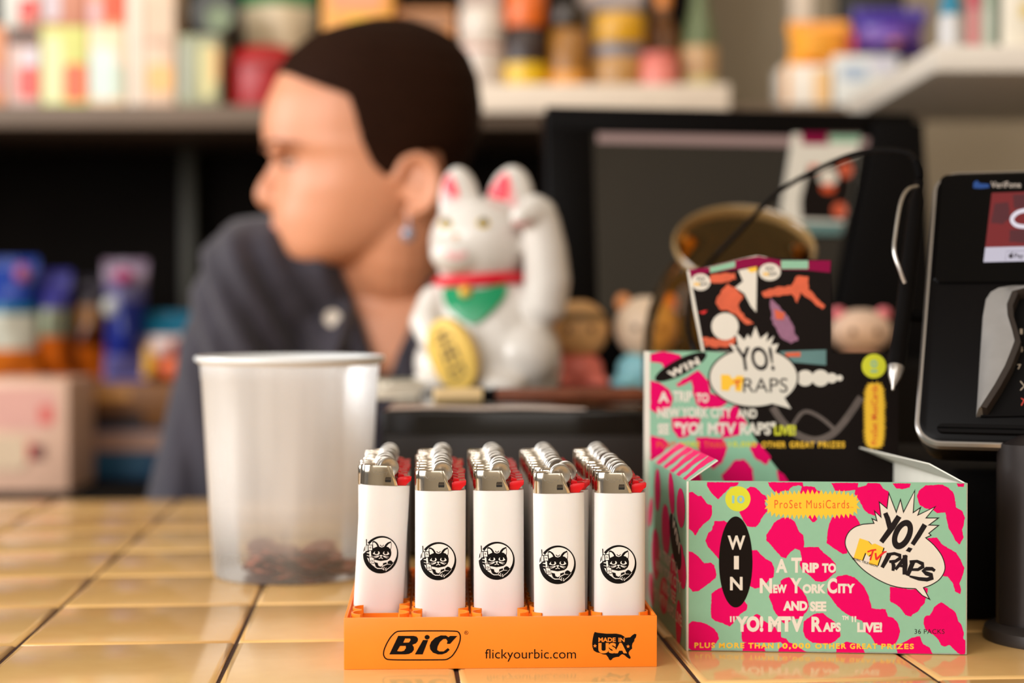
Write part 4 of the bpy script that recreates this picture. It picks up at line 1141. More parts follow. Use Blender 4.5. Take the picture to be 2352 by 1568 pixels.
# ---------------------------------------------------------------- toy figures in front of the monitor
def figure(name, label, loc, head_m, body_m, hs, bs, ear_m=None, band=None, base_z=0.0):
    t = thing(name, label, 'figurine', loc)
    bm = bmesh.new(); ball(bm, (0, 0, bs[2] * 0.98), bs); ball(bm, (-bs[0] * .75, -bs[1] * .5, bs[2] * .35), (bs[0] * .5, bs[1] * .6, bs[2] * .36)); ball(bm, (bs[0] * .75, -bs[1] * .5, bs[2] * .35), (bs[0] * .5, bs[1] * .6, bs[2] * .36))
    box(bm, (0, 0, 0.0015), (bs[0] * 1.4, bs[1] * 1.4, 0.003), 0.001)
    me = baked(bm, 0.0022, 5); o = link('body', me, t); o.data.materials.append(body_m)
    zc = bs[2] * 1.75 + hs[2] * 0.85
    bm = bmesh.new(); ball(bm, (0, 0, zc), hs, 24, 16); h = obj('head', bm, head_m, t)
    for s in (-1, 1):
        bm = bmesh.new(); ball(bm, (s * hs[0] * .38, -hs[1] * .93, zc), (0.0026, 0.0012, 0.0032), 12, 8); obj('eye', bm, mat('brown_eye', (96, 60, 36), 0.4), h)
        if ear_m:
            bm = bmesh.new(); ball(bm, (s * hs[0] * .72, 0, zc + hs[2] * .78), (hs[0] * .26, hs[1] * .3, hs[2] * .32), 14, 10); obj('ear', bm, ear_m, t)
    if band:
        bm = bmesh.new(); rs = []
        for z, k in ((.30, 1.02), (.38, 1.03), (.48, 1.03), (.56, 1.01)):
            q = math.sqrt(1 - z * z) * k; rs.append([Vector((hs[0] * q * math.cos(a_), hs[1] * q * math.sin(a_), zc + hs[2] * z)) for a_ in [2 * math.pi * i / 28 for i in range(28)]])
        rings(bm, rs, False, False); obj('head_band', bm, band, t)
    return t


FD = 1.445; fs = FD / F_PX
tan_m = mat('tan_vinyl', (222, 172, 112), 0.5, vary=0.08, scale=60); pinkb = mat('salmon_vinyl', (232, 120, 104), 0.5, vary=0.12, scale=50)
figure('toy_figure', 'small round toy figure with tan head and salmon pink body right of the lucky cat', (P(1330, 880, FD).x, FD, DZ), tan_m, pinkb, (68 * fs, 54 * fs, 68 * fs), (58 * fs, 40 * fs, 45 * fs), None, mat('olive_band', (128, 100, 56), 0.6))
figure('toy_figure', 'small toy figure with cream egg shaped head and pale blue body beside the glass jar', (P(1484, 880, FD).x, FD, DZ), mat('cream_vinyl', (232, 206, 178), 0.45, vary=0.06), mat('pale_blue_vinyl', (140, 206, 220), 0.45, vary=0.12, scale=50), (74 * fs, 58 * fs, 72 * fs), (70 * fs, 40 * fs, 46 * fs), mat('apricot_vinyl', (226, 150, 92), 0.5))

# ---------------------------------------------------------------- monitor
MYAW, MTILT = math.radians(10.0), math.radians(8.0)
MD = 1.55
mTL, mTR = P(1252, 240, MD - 0.028), P(2106, 248, MD + 0.032)
MWID = (mTR - mTL).length
Rm = Matrix.Rotation(MYAW, 3, 'Z') @ Matrix.Rotation(-MTILT, 3, 'X')
MH = 0.245
mon = thing('pos_monitor', 'black till monitor with wide dark bezel leaning back behind the cat and the jar', 'monitor', (0, 0, 0))
Xm, Ym, Zm = Rm @ Vector((1, 0, 0)), Rm @ Vector((0, 1, 0)), Rm @ Vector((0, 0, 1))
Mo = mTL - Zm * MH            # lower left corner of the front face


def MM(u, v, w=0.0): return Mo + Xm * u + Zm * v + Ym * w


def slab(bm, u0, v0, u1, v1, w0, w1, bev=0.0):
    vs = box(bm, ((u0 + u1) / 2, (w0 + w1) / 2, (v0 + v1) / 2), (u1 - u0, w1 - w0, v1 - v0))
    fs_ = list({f for v in vs for f in v.link_faces})
    if bev:
        es = list({e for f in fs_ for e in f.edges}); bmesh.ops.bevel(bm, geom=es, offset=bev, segments=3, affect='EDGES', profile=0.5)


def mapM(bm):
    for v in bm.verts: v.co = MM(v.co.x, v.co.z, v.co.y)
    return bm


su0, sv0, su1, sv1 = 0.044, 0.030, MWID - 0.040, MH - 0.0245
bm = bmesh.new(); slab(bm, 0, 0, MWID, MH, 0.004, 0.032, 0.009); obj('housing', mapM(bm), black_pl, mon)
bm = bmesh.new()
slab(bm, 0.001, MH - 0.0245, MWID - 0.001, MH - 0.001, 0, 0.0045, 0.0015); slab(bm, 0.001, 0.001, MWID - 0.001, sv0, 0, 0.0045, 0.0015)
slab(bm, 0.001, 0.02, su0, MH - 0.02, 0, 0.0045, 0.0015); slab(bm, su1, 0.02, MWID - 0.001, MH - 0.02, 0, 0.0045, 0.0015)
obj('bezel', mapM(bm), black_pl, mon)
glass_scr = mat('dark_screen_glass', (10, 8, 8), 0.05, vary=0, ior=1.65)
bm = bmesh.new(); slab(bm, su0 - 0.001, sv0 - 0.001, su1 + 0.001, sv1 + 0.001, 0.0022, 0.0038); scr = obj('screen', mapM(bm), glass_scr, mon)
bm = bmesh.new(); slab(bm, su0 + 0.004, sv1 - 0.0095, su1, sv1 - 0.0005, 0.0018, 0.0021); obj('pink_strip', mapM(bm), mat('dim_pink_emission', (146, 116, 108), 0.3, emit=1.0, vary=0), scr)  # dim pink emissive strip along the top of the screen
# sloping card reader on the right side
bm = bmesh.new(); prism(bm, [(MWID - 0.045, MH - 0.012), (MWID + 0.002, MH - 0.012), (MWID + 0.002, 0.0), (MWID - 0.105, 0.0)], -0.012, 0.0, 0.002)
obj('card_reader', mapM(bm), black_matt, mon)
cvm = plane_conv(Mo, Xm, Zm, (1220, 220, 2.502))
pk = thing('header_reflection', 'flat painted reflection of the card box header on the dark monitor screen', 'painted reflection', (0, 0, 0))  # the header's reflection in the glass, modelled as a flat printed card
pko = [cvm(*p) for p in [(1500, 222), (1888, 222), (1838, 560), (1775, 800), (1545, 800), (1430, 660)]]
bm = bmesh.new(); rings(bm, [[MM(u, v, w) for u, v in pko] for w in (-0.0030, -0.0004)]); pkb = obj('reflection_board', bm, board, pk)
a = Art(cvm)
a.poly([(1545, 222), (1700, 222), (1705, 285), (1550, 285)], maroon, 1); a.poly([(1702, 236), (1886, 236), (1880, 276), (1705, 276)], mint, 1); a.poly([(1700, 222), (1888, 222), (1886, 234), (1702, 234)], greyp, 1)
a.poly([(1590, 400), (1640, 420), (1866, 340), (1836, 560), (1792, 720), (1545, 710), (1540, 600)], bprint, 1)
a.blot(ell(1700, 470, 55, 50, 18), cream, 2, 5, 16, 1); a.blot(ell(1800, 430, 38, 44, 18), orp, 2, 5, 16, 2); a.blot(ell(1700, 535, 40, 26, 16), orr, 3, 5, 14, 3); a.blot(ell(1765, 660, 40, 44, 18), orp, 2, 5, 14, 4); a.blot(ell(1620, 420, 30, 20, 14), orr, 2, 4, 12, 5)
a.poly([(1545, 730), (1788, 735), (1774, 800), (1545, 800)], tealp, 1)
a.build('reflection_picture', lambda u, v, e: MM(u, v, -0.00302 - e), pkb)
base_c = MM(MWID * 0.60, 0, 0.05)
bm = bmesh.new(); tube(bm, [MM(MWID * .6, 0.05, 0.036), MM(MWID * .6, 0.0, 0.05), Vector((base_c.x, base_c.y + 0.01, 0.12))], 0.02, 16); obj('stand', bm, black_pl, mon)
BXa, BXb = 0.232, 0.44
obj('base_unit', bx(((0.168 + BXb) / 2, 1.50, 0.062), (BXb - 0.168, 0.20, 0.122), 0.004), black_matt, mon)
FD3 = 1.430; fs = FD3 / F_PX
figure('toy_figure', 'pinkish white toy cat head with pink ears standing behind the card box header', (P(1977, 800, FD3).x, FD3, 0.1235), mat('pale_pink_vinyl', (226, 196, 176), 0.5, vary=0.08, scale=60), mat('dusty_pink_vinyl', (170, 130, 116), 0.5, vary=0.1), (72 * fs, 50 * fs, 52 * fs), (44 * fs, 34 * fs, 15 * fs), mat('rose_vinyl', (226, 120, 132), 0.5))

# ---------------------------------------------------------------- glass jar with a slanted mouth
JD = 1.265; js = JD / F_PX
jar_c = Vector(((1690 - W_PX / 2) * js, JD, CAM_H + (HORIZON - 762) * js))
jar = thing('glass_jar', 'big amber tinted glass candy jar with a slanted round mouth behind the card box', 'jar', (jar_c.x, jar_c.y, 0))
jc = Vector((0, 0, jar_c.z))
tilt = Matrix.Rotation(math.radians(36), 3, 'X')
amber = bpy.data.materials.new('amber_glass'); amber.use_nodes = True; nt = amber.node_tree
for n in list(nt.nodes): nt.nodes.remove(n)
o_ = nt.nodes.new('ShaderNodeOutputMaterial'); t_ = nt.nodes.new('ShaderNodeBsdfTransparent'); g_ = nt.nodes.new('ShaderNodeBsdfGlossy'); f_ = nt.nodes.new('ShaderNodeLayerWeight'); x_ = nt.nodes.new('ShaderNodeMixShader')
d_ = nt.nodes.new('ShaderNodeBsdfDiffuse'); x2 = nt.nodes.new('ShaderNodeMixShader'); x2.inputs[0].default_value = 0.05
d_.inputs[0].default_value = rgb(176, 128, 62)
t_.inputs[0].default_value = rgb(246, 218, 160); g_.inputs[0].default_value = (1, 0.95, 0.86, 1); g_.inputs[1].default_value = 0.04; f_.inputs[0].default_value = 0.10
L_ = nt.links.new; L_(t_.outputs[0], x2.inputs[1]); L_(d_.outputs[0], x2.inputs[2]); L_(x2.outputs[0], x_.inputs[1]); L_(g_.outputs[0], x_.inputs[2]); L_(f_.outputs['Fresnel'], x_.inputs[0]); L_(x_.outputs[0], o_.inputs[0])
MJ = Matrix.Translation(jc) @ tilt.to_4x4()
bm = bmesh.new(); rs = []
for r_, z_, tl in [(0.040, 0.0032, 0), (0.058, 0.0012, 0), (0.0625, 0.0030, 0), (0.0648, 0.010, 0), (0.0668, 0.045, 0), (0.0690, 0.095, 0), (0.0700, 0.130, 3), (0.0694, 0.152, 7)]:
    rs.append([Vector((0, 0, z_)) + Matrix.Rotation(math.radians(tl), 3, 'X') @ Vector((r_ * math.cos(t), r_ * math.sin(t), 0)) for t in [2 * math.pi * k / 56 for k in range(56)]])
for r_, s_, tl in [(0.0672, 0.018, 13), (0.0630, 0.034, 20), (0.0570, 0.047, 27), (0.0515, 0.056, 32), (0.0488, 0.062, 35), (0.0484, 0.067, 36), (0.0488, 0.072, 36)]:
    c_ = jc + tilt @ Vector((0, 0, s_))
    rs.append([c_ + Matrix.Rotation(math.radians(tl), 3, 'X') @ Vector((r_ * math.cos(t), r_ * math.sin(t), 0)) for t in [2 * math.pi * k / 56 for k in range(56)]])
rings(bm, rs, True, False)
obj('globe', bm, amber, jar, angle=60)
bm = bmesh.new()
lathe(bm, [(0.0488, 0.072), (0.0512, 0.0745), (0.0522, 0.077), (0.0520, 0.0795), (0.0505, 0.0812), (0.0490, 0.0800), (0.0484, 0.076), (0.0488, 0.072)], 56, MJ)
obj('rim', bm, mat('amber_glass_rim', (140, 112, 70), 0.2, vary=0.05, coat=0.5), jar, angle=60)
# ---------------------------------------------------------------- payment terminal on its stand
TA, TT = math.radians(20), math.radians(33)
TO = P(2096, 1016, 0.862)
TU = Vector((math.cos(TA), -math.sin(TA), 0)); TV = Vector((math.sin(TT) * math.sin(TA), math.sin(TT) * math.cos(TA), math.cos(TT))); TN = TU.cross(TV)
TW, TL_, TD = 0.150, 0.176, 0.030
term = thing('payment_terminal', 'black card payment terminal with silver edge and red lit screen on a black stand', 'payment terminal', (0, 0, 0))
silver = mat('silver_trim', (176, 170, 164), 0.3, 0.9, vary=0.05)


def TM(u, v, w=0.0): return TO + TU * u + TV * v + TN * w


def rrect(u0, v0, u1, v1, r, n=8):
    out = []
    for cx, cy, a0 in ((u1 - r, v0 + r, -90), (u1 - r, v1 - r, 0), (u0 + r, v1 - r, 90), (u0 + r, v0 + r, 180)):
        for k in range(n + 1):
            t = math.radians(a0 + 90 * k / n); out.append((cx + r * math.cos(t), cy + r * math.sin(t)))
    return out


def rr_solid(layers, u0, v0, u1, v1, r):
    """layers: (inset, w)"""
    bm = bmesh.new()
    rings(bm, [[TM(u, v, w) for u, v in rrect(u0 + i, v0 + i, u1 - i, v1 - i, max(0.001, r - i))] for i, w in layers])
    return bm


obj('housing', rr_solid([(0.010, -TD), (0.003, -TD + 0.006), (0.0006, -0.012), (0.0006, -0.0065)], 0, 0, TW, TL_, 0.014), black_pl, term)
obj('silver_edge', rr_solid([(0.0, -0.0064), (0.0, -0.0030), (0.0012, -0.0018), (0.0022, -0.0018)], 0, 0, TW, TL_, 0.014), silver, term)
face = obj('face_panel', rr_solid([(0.0022, -0.004), (0.0024, -0.0010), (0.0040, 0.0)], 0, 0, TW, TL_, 0.014), black_pl, term)
cvt = plane_conv(TO, TU, TV)
ont = lambda u, v, e: TM(u, v, e + 2e-5)
UL = cvt(2240, 660); 
# raised upper display block
du0, dv0 = cvt(2153, 655); du0 = cvt(2118, 655)[0] + 0.0015
obj('display_block', rr_solid([(0.0, 0.0), (0.0, 0.0006), (0.0008, 0.0012)], 0.0042, cvt(2130, 652)[1], TW - 0.0042, TL_ - 0.0042, 0.0045), mat('black_gloss', (5, 4, 4), 0.15, vary=0, spec=0.1), term)
UPW = 0.0013
cvd = plane_conv(TO + TN * UPW, TU, TV)
ond = lambda u, v, e: TM(u, v, UPW + e + 2e-5)
scr_red = mat('red_screen_light', (118, 20, 28), 0.3, emit=1.0, vary=0.25, scale=60); scr_white = mat('white_screen_light', (194, 188, 202), 0.3, emit=1.0, vary=0)
scr_letter = mat('letter_screen_light', (222, 216, 226), 0.3, emit=1.0, vary=0); scr_dark = mat('dark_red_screen_light', (80, 24, 34), 0.3, emit=1.0, vary=0)
a = Art(cvd)
a.poly([(2278, 443), (2480, 436), (2468, 563), (2263, 568)], scr_red, 1)
a.poly([(2263, 568), (2468, 563), (2465, 597), (2259, 602)], scr_white, 1)
a.blot([(2284, 468), (2316, 464), (2320, 500), (2304, 515), (2276, 512)], scr_dark, 2, 1, 6, 3); a.blot([(2326, 448), (2380, 446), (2378, 476), (2330, 480)], scr_dark, 2, 1, 6, 4); a.blot([(2320, 528), (2380, 524), (2376, 558), (2318, 556)], scr_dark, 2, 1, 6, 5)
a.stroke(ch_open([(2400, 490), (2385, 484), (2360, 483), (2340, 487), (2327, 497), (2325, 508), (2336, 518), (2360, 521), (2388, 520), (2402, 514)]), 9.5, scr_letter, 3)
gb = mat('grey_screen_line', (150, 142, 160), 0.3, emit=1.0, vary=0); sk = mat('dark_screen_text', (48, 44, 56), 0.4, vary=0)
a.stroke([(2309, 599), (2311, 577), (2460, 573)], 1.6, gb, 2)
a.poly(ell(2322, 588, 5.5, 5.5, 16), sk, 3); a.poly([(2322, 582), (2327, 577), (2325, 583)], sk, 3)
a.text('Pay', 2330, 582, 2351, 596, sk, 3, 0.02)
disp = a.build('lit_screen', ond, term)
a = Art(cvd)
blue = mat('blue_emblem', (14, 60, 124), 0.4, vary=0)
a.poly([(2236, 432), (2236, 420), (2244, 414), (2250, 421), (2272, 423), (2272, 431), (2252, 433)], blue, 1)
a.text('VeriFone', 2276, 417, 2345, 431, mat('pale_lettering', (186, 174, 164), 0.45, vary=0), 1, 0.0)
a.build('maker_lettering', ond, term)
# keypad with privacy shield
kp = [cvt(x, y) for x, y in [(2253, 960), (2500, 955), (2500, 668), (2300, 672)]]
bm = bmesh.new(); lo = [TM(u, v, 0.0004) for u, v in kp]; hi = [TM(u, v, 0.0016) for u, v in kp]; rings(bm, [lo, hi]); keypad = obj('keypad', bm, black_matt, term)
onk = lambda u, v, e: TM(u, v, 0.0017 + e)
a = Art(cvt); km = mat('key_lettering', (176, 160, 140), 0.5, vary=0); kr = mat('key_red', (196, 60, 44), 0.5, vary=0)
a.text('1', 2343, 759, 2349, 771, km, 1); a.text('4', 2341, 800, 2350, 812, km, 1); a.text('7', 2337, 840, 2346, 852, km, 1)
a.stroke([(2344, 879), (2353, 890), (2344, 900)], 2.2, km, 1); a.stroke([(2346, 918), (2356, 926)], 2.2, kr, 1); a.stroke([(2356, 916), (2346, 935)], 2.2, kr, 1)
a.text('2', 2376, 758, 2386, 770, km, 1); a.text('5', 2376, 799, 2386, 811, km, 1); a.text('8', 2376, 839, 2386, 851, km, 1); a.text('3', 2412, 757, 2422, 769, km, 1); a.text('6', 2412, 798, 2422, 810, km, 1); a.text('9', 2412, 838, 2422, 850, km, 1)
a.build('key_lettering', onk, keypad)
grey_sh = mat('grey_shield_plastic', (128, 124, 120), 0.45, vary=0.05, scale=120)
outer = [(2242, 958), (2246, 900), (2251, 820), (2257, 730), (2263, 697), (2274, 680), (2292, 670), (2322, 665), (2356, 664), (2400, 664)]
inner = [(2258, 956), (2290, 906), (2314, 862), (2330, 822), (2336, 805), (2330, 780), (2320, 748), (2318, 722), (2330, 692), (2400, 674)]
bm = bmesh.new(); oc = [cvt(*p) for p in outer]; ic = [cvt(*p) for p in inner]
rs = []
for (uo, vo), (ui, vi) in zip(oc, ic):
    um, vm = (uo + ui) / 2, (vo + vi) / 2
    rs.append([TM(uo, vo, 0.0), TM(uo + 0.0006, vo, 0.004), TM(um, vm, 0.0085), TM(ui - 0.0008, vi, 0.0100), TM(ui, vi, 0.0085), TM(ui, vi, 0.0)])
rings(bm, rs); shield = obj('privacy_shield', bm, grey_sh, term, angle=50)
bm = bmesh.new(); rs = []
for (ui, vi) in ic: rs.append([TM(ui - 0.0004, vi, 0.0101), TM(ui + 0.0022, vi, 0.0088), TM(ui + 0.0026, vi, 0.0), TM(ui, vi, 0.0)])
rings(bm, rs); obj('shield_edge', bm, mat('dark_rubber', (46, 38, 34), 0.6), shield)
bm = bmesh.new(); u0, v0 = cvt(2110, 975); u1, v1 = cvt(2345, 1012); rings(bm, [[TM(u, v, w) for u, v in rrect(0.012, 0.0055, TW - 0.012, v0, 0.003)] for w in (0.0, 0.0022)]); obj('card_slot', bm, black_matt, term)
# stand
px_, py_ = 0.2785, 0.853
bm = bmesh.new(); lathe(bm, [(0, 0), (0.0365, 0), (0.037, 0.002), (0.036, 0.006), (0.031, 0.0085), (0, 0.0085)], 40, Matrix.Translation((px_, py_, 0))); obj('base', bm, mat('dark_grey_rubber', (44, 38, 36), 0.5), term)
bm = bmesh.new(); rs = [[Vector((px_ - 0.002 + 0.029 * math.cos(t), py_ + 0.020 * math.sin(t), z)) for t in [2 * math.pi * i / 32 for i in range(32)]] for z in (0.008, 0.05, 0.1)]
tp = TM(0.082, 0.05, -TD + 0.004); rs.append([Vector((tp.x + 0.024 * math.cos(t), tp.y + 0.018 * math.sin(t), tp.z - 0.004 * math.sin(t))) for t in [2 * math.pi * i / 32 for i in range(32)]])
rings(bm, rs); obj('stand_pole', bm, mat('dark_grey_metal', (40, 34, 33), 0.35, 0.4), term)
prn = thing('receipt_printer', 'small black receipt printer behind the stand of the payment terminal', 'printer', (0.330, 0.985, 0))
obj('casing', bx((0, 0, 0.042), (0.19, 0.17, 0.082), 0.006, 3), black_matt, prn)
obj('paper_slot', bx((0, -0.0855, 0.062), (0.11, 0.002, 0.006), 0.0008), black_hole, prn)
# stylus holder arm on the left side
bm = bmesh.new(); tube(bm, [TM(0.004, 0.085, -0.014), TM(-0.004, 0.084, -0.010), TM(-0.009, 0.082, -0.006)], 0.0035, 10); obj('stylus_holder', bm, black_matt, term)

# ---------------------------------------------------------------- stylus and its cord
sp = [P(2112, 418, 0.945), P(2094, 560, 0.925), P(2075, 720, 0.905), P(2058, 842, 0.890)]
sty = thing('stylus', 'black stylus with metal tip and wire clip hanging at the left of the payment terminal', 'stylus', (0, 0, 0))
bm = bmesh.new(); tube(bm, catmull(sp, 6), [0.0030] * 2 + [0.0045] * 14 + [0.0050] * 3, 16); obj('barrel', bm, black_pl, sty)
bm = bmesh.new(); d0 = (sp[3] - sp[2]).normalized(); tube(bm, [sp[3], sp[3] + d0 * 0.006, sp[3] + d0 * 0.010, sp[3] + d0 * 0.0115, sp[3] + d0 * 0.0135], [0.0046, 0.0034, 0.0019, 0.0011, 0.0009], 16, round_ends=True); obj('tip', bm, silver, sty)
bm = bmesh.new(); tube(bm, catmull([P(2106, 428, 0.935), P(2084, 436, 0.925), P(2068, 468, 0.918), P(2056, 540, 0.910), P(2054, 580, 0.906), P(2066, 618, 0.904), P(2078, 650, 0.904)], 6), 0.0011, 10); obj('clip', bm, steel, sty)
cord = catmull([P(2112, 420, 0.945), P(2110, 385, 0.952), P(2080, 350, 0.965), P(1990, 348, 0.99), P(1900, 378, 1.02), P(1790, 440, 1.06), P(1700, 530, 1.09), P(1640, 592, 1.10), P(1602, 640, 1.08), P(1584, 700, 1.05), P(1582, 760, 1.03), P(1600, 820, 1.02), P(1640, 960, 1.03), P(1700, 1150, 1.05), Vector((0.16, 1.07, 0.0022)), Vector((0.20, 1.12, 0.0022))], 8)
bm = bmesh.new(); tube(bm, cord, 0.0016, 10); obj('cord', bm, black_pl, sty)
bm = bmesh.new()
for k in range(9):
    p = cord[2 + k]; q = cord[3 + k]; tube(bm, [p, p.lerp(q, 0.5)], 0.0026, 12)
obj('strain_relief', bm, black_matt, sty)

# ---------------------------------------------------------------- shop assistant behind the counter
HD = 1.61; hs = HD / F_PX
HC = P(850, 330, HD)
person = thing('person', 'person in dark navy open collared shirt looking to the left behind the counter', 'person', (HC.x, HC.y, -0.95))
PO = Vector((HC.x, HC.y, -0.95))
RH = Matrix.Rotation(math.radians(9), 3, 'Z')


def HP(px, py, lat=0.0):
    """head point: photograph pixel in profile, lat metres sideways (minus = towards the counter)"""
    return HC + RH @ Vector(((px - 850) * hs, lat, (330 - py) * hs)) - PO


SL = [(52, 850, 940, 26), (60, 800, 985, 58), (90, 722, 1036, 112), (130, 674, 1070, 146), (180, 640, 1090, 168), (240, 613, 1098, 180), (290, 604, 1096, 182), (325, 606, 1090, 180), (350, 616, 1080, 178), (375, 634, 1070, 174), (405, 640, 1055, 171), (440, 638, 1035, 167), (475, 632, 1012, 160), (498, 628, 1000, 154), (516, 629, 985, 149), (532, 632, 968, 144), (552, 636, 940, 136), (575, 642, 900, 124), (595, 654, 850, 104), (608, 674, 800, 76), (615, 700, 760, 40)]


def head_ring(py, fx, bx_, hw, grow=0.0, n=40):
    cx = (fx + bx_) / 2; a_ = (bx_ - fx) / 2 + grow; out = []
    for i in range(n):
        t = 2 * math.pi * i / n; c, s = math.cos(t), math.sin(t)
        k = 1.0 - 0.16 * max(0.0, -c) ** 2
        p = 0.86
        x = cx + a_ * math.copysign(abs(c) ** p, c); y = (hw + grow) * math.copysign(abs(s) ** p, s) * k
        # eye sockets, cheekbones and the hollow under them
        fr_ = math.exp(-((abs(t - math.pi) - 0.66) / 0.26) ** 2)
        sh_ = -5 * fr_ * math.exp(-((py - 382) / 20) ** 2) + 5 * math.exp(-((abs(t - math.pi) - 0.95) / 0.3) ** 2) * math.exp(-((py - 436) / 26) ** 2)
        sh_ += 3.5 * math.exp(-((abs(t - math.pi) - 0.35) / 0.25) ** 2) * math.exp(-((py - 348) / 12) ** 2)
        if grow == 0.0: x += sh_ * -abs(c) * -1 * (-1 if c < 0 else 1); y += sh_ * (1 if s > 0 else -1) * abs(s)
        out.append(HP(x, py, y * hs))
    return out


def lerp_slice(py):
    for (y0, a0, b0, w0), (y1, a1, b1, w1) in zip(SL[:-1], SL[1:]):
        if y0 <= py <= y1:
            t = (py - y0) / (y1 - y0); return (py, a0 + (a1 - a0) * t, b0 + (b1 - b0) * t, w0 + (w1 - w0) * t)
    return SL[0]


def chain(bm, pts, rr, n=16, flat=1.0):
    tube(bm, [p - PO for p in catmull(pts, 5)], [rr[min(i // 5, len(rr) - 1)] + ((rr[min(i // 5 + 1, len(rr) - 1)] - rr[min(i // 5, len(rr) - 1)]) * (i % 5) / 5) for i in range((len(pts) - 1) * 5 + 1)], n, flat=flat, round_ends=True)


V3 = lambda x, y, z: Vector((x, y, z))
SH_L, EL_L, WR_L = V3(-.243, 1.615, .196), V3(-.300, 1.585, -.075), V3(-.205, 1.560, -.262)
SH_R, EL_R, WR_R = V3(.035, 1.705, .185), V3(.085, 1.660, -.070), V3(-.015, 1.600, -.266)
TORSO = [(.205, -.112, 1.650, .056, .052), (.185, -.110, 1.656, .095, .066), (.160, -.108, 1.665, .150, .084), (.125, -.106, 1.675, .182, .100), (.05, -.106, 1.690, .184, .112), (-.10, -.106, 1.715, .170, .112), (-.28, -.108, 1.735, .158, .108), (-.42, -.108, 1.745, .170, .120)]


def torso_rings(bm, grow):
    rings(bm, [[V3(cx + (w + grow) * math.cos(t), cy + (d + grow) * math.sin(t), z) - PO for t in [2 * math.pi * i / 40 for i in range(40)]] for z, cx, cy, w, d in TORSO[::-1]])


def hand(bm, wr, side):
    """relaxed hand lying on the thigh, five bent fingers of unequal length"""
    f = V3(0.10 * side, -1.0, -0.12).normalized(); r = V3(1, 0.1 * side, 0).normalized(); dn = V3(0, 0, -1)
    pc = wr + f * 0.045
    ball(bm, pc - PO, (0.040, 0.048, 0.014), 16, 10)
    for i, (off, ln) in enumerate([(-0.030, .058), (-0.010, .070), (0.011, .074), (0.031, .066)]):
        b = pc + r * off * (-side) + f * 0.036
        tube(bm, [p - PO for p in (b, b + f * ln * .45, b + f * ln * .78 + dn * .008, b + f * ln + dn * .020)], [.0085, .0082, .0076, .0066], 10, round_ends=True)
    b = pc + r * 0.036 * side - f * 0.014
    q = (f + r * 0.9 * side).normalized()
    tube(bm, [p - PO for p in (b, b + q * .026, b + q * .046 + f * .006 + dn * .006)], [.0105, .0095, .0080], 10, round_ends=True)


def body_mesh():
    bm = bmesh.new()
    rs = [head_ring(py, fx + (10 if py < 150 else 0), bx_ - (10 if py < 330 else 4), hw - (8 if py < 330 else 3)) for py, fx, bx_, hw in SL]
    rings(bm, rs)
    # nose: bridge, tip, wings
    N_ = [HP(646, 364), HP(636, 392), HP(622, 420), HP(611, 444), HP(616, 460), HP(638, 472)]
    tube(bm, catmull(N_, 4), [x * hs for x in ([15] * 4 + [18] * 4 + [21] * 4 + [23] * 4 + [21] * 4 + [16])], 14, round_ends=True)
    for s in (-1, 1): ball(bm, HP(630, 458, s * 18 * hs), (22 * hs, 15 * hs, 15 * hs))
    # lips and chin
    ball(bm, HP(639, 518), (15 * hs, 40 * hs, 9 * hs)); ball(bm, HP(642, 541), (15 * hs, 36 * hs, 10 * hs)); ball(bm, HP(664, 583), (26 * hs, 46 * hs, 24 * hs))
    # brow ridge and cheekbones
    for s in (-1, 1):
        ball(bm, HP(648, 352, s * 66 * hs), (24 * hs, 60 * hs, 18 * hs))
        # ear: bowl, rim, lobe
        e = s * 172 * hs
        ball(bm, HP(945, 440, e), (42 * hs, 12 * hs, 60 * hs), rot=Matrix.Rotation(math.radians(-14), 3, 'Y') @ Matrix.Rotation(s * math.radians(16), 3, 'Z'))
        rim_ = [HP(925 + 43 * math.cos(t) + 14, 434 - 60 * math.sin(t), e * 1.06 + s * 0.003 + s * 0.004 * math.cos(t)) for t in [math.radians(-70 + 240 * k / 12) for k in range(13)]]
        tube(bm, rim_, 11 * hs, 10, round_ends=True); ball(bm, HP(928, 496, e * 1.02), (18 * hs, 10 * hs, 22 * hs))
    # neck, torso, arms, hands
    chain(bm, [HP(925, 470) + PO, HP(910, 560) + PO, V3(-.114, 1.645, .20), V3(-.110, 1.665, .12)], [.054, .052, .056, .07], 20)
    torso_rings(bm, -0.008)
    for sh_, el_, wr_, sd in ((SH_L, EL_L, WR_L, -1), (SH_R, EL_R, WR_R, 1)):
        nb = V3(-.112, 1.66, .185)
        chain(bm, [nb, nb.lerp(sh_, .5) + V3(0, 0, .012), sh_], [.05, .05, .05])
        chain(bm, [sh_, sh_.lerp(el_, .5), el_, el_.lerp(wr_, .5), wr_], [.050, .046, .040, .036, .028])
        hand(bm, wr_, -sd)
    return baked(bm, 0.0028, 4)


skin = mat('skin', (212, 146, 110), 0.45, vary=0.05, scale=18, sss=0.2)
body = link('body', body_mesh(), person); body.data.materials.append(skin)

HAIRLINE = [(560, 168), (640, 172), (690, 202), (740, 222), (790, 240), (808, 300), (822, 350), (846, 396), (874, 420), (900, 396), (915, 366), (1000, 356), (1012, 420), (1006, 505), (1200, 505)]


def hairline(px):
    for (x0, y0), (x1, y1) in zip(HAIRLINE[:-1], HAIRLINE[1:]):
        if x0 <= px <= x1: return y0 + (y1 - y0) * (px - x0) / (x1 - x0)
    return 168 if px < 560 else 505


def smooth_rim(bm, it):
    """evens out the cut edge of an open surface"""
    for _ in range(it):
        new = {}
        for v in bm.verts:
            nb = [e.other_vert(v) for e in v.link_edges if e.is_boundary]
            if len(nb) == 2: new[v] = v.co * .5 + (nb[0].co + nb[1].co) * .25
        for v, c in new.items(): v.co = c


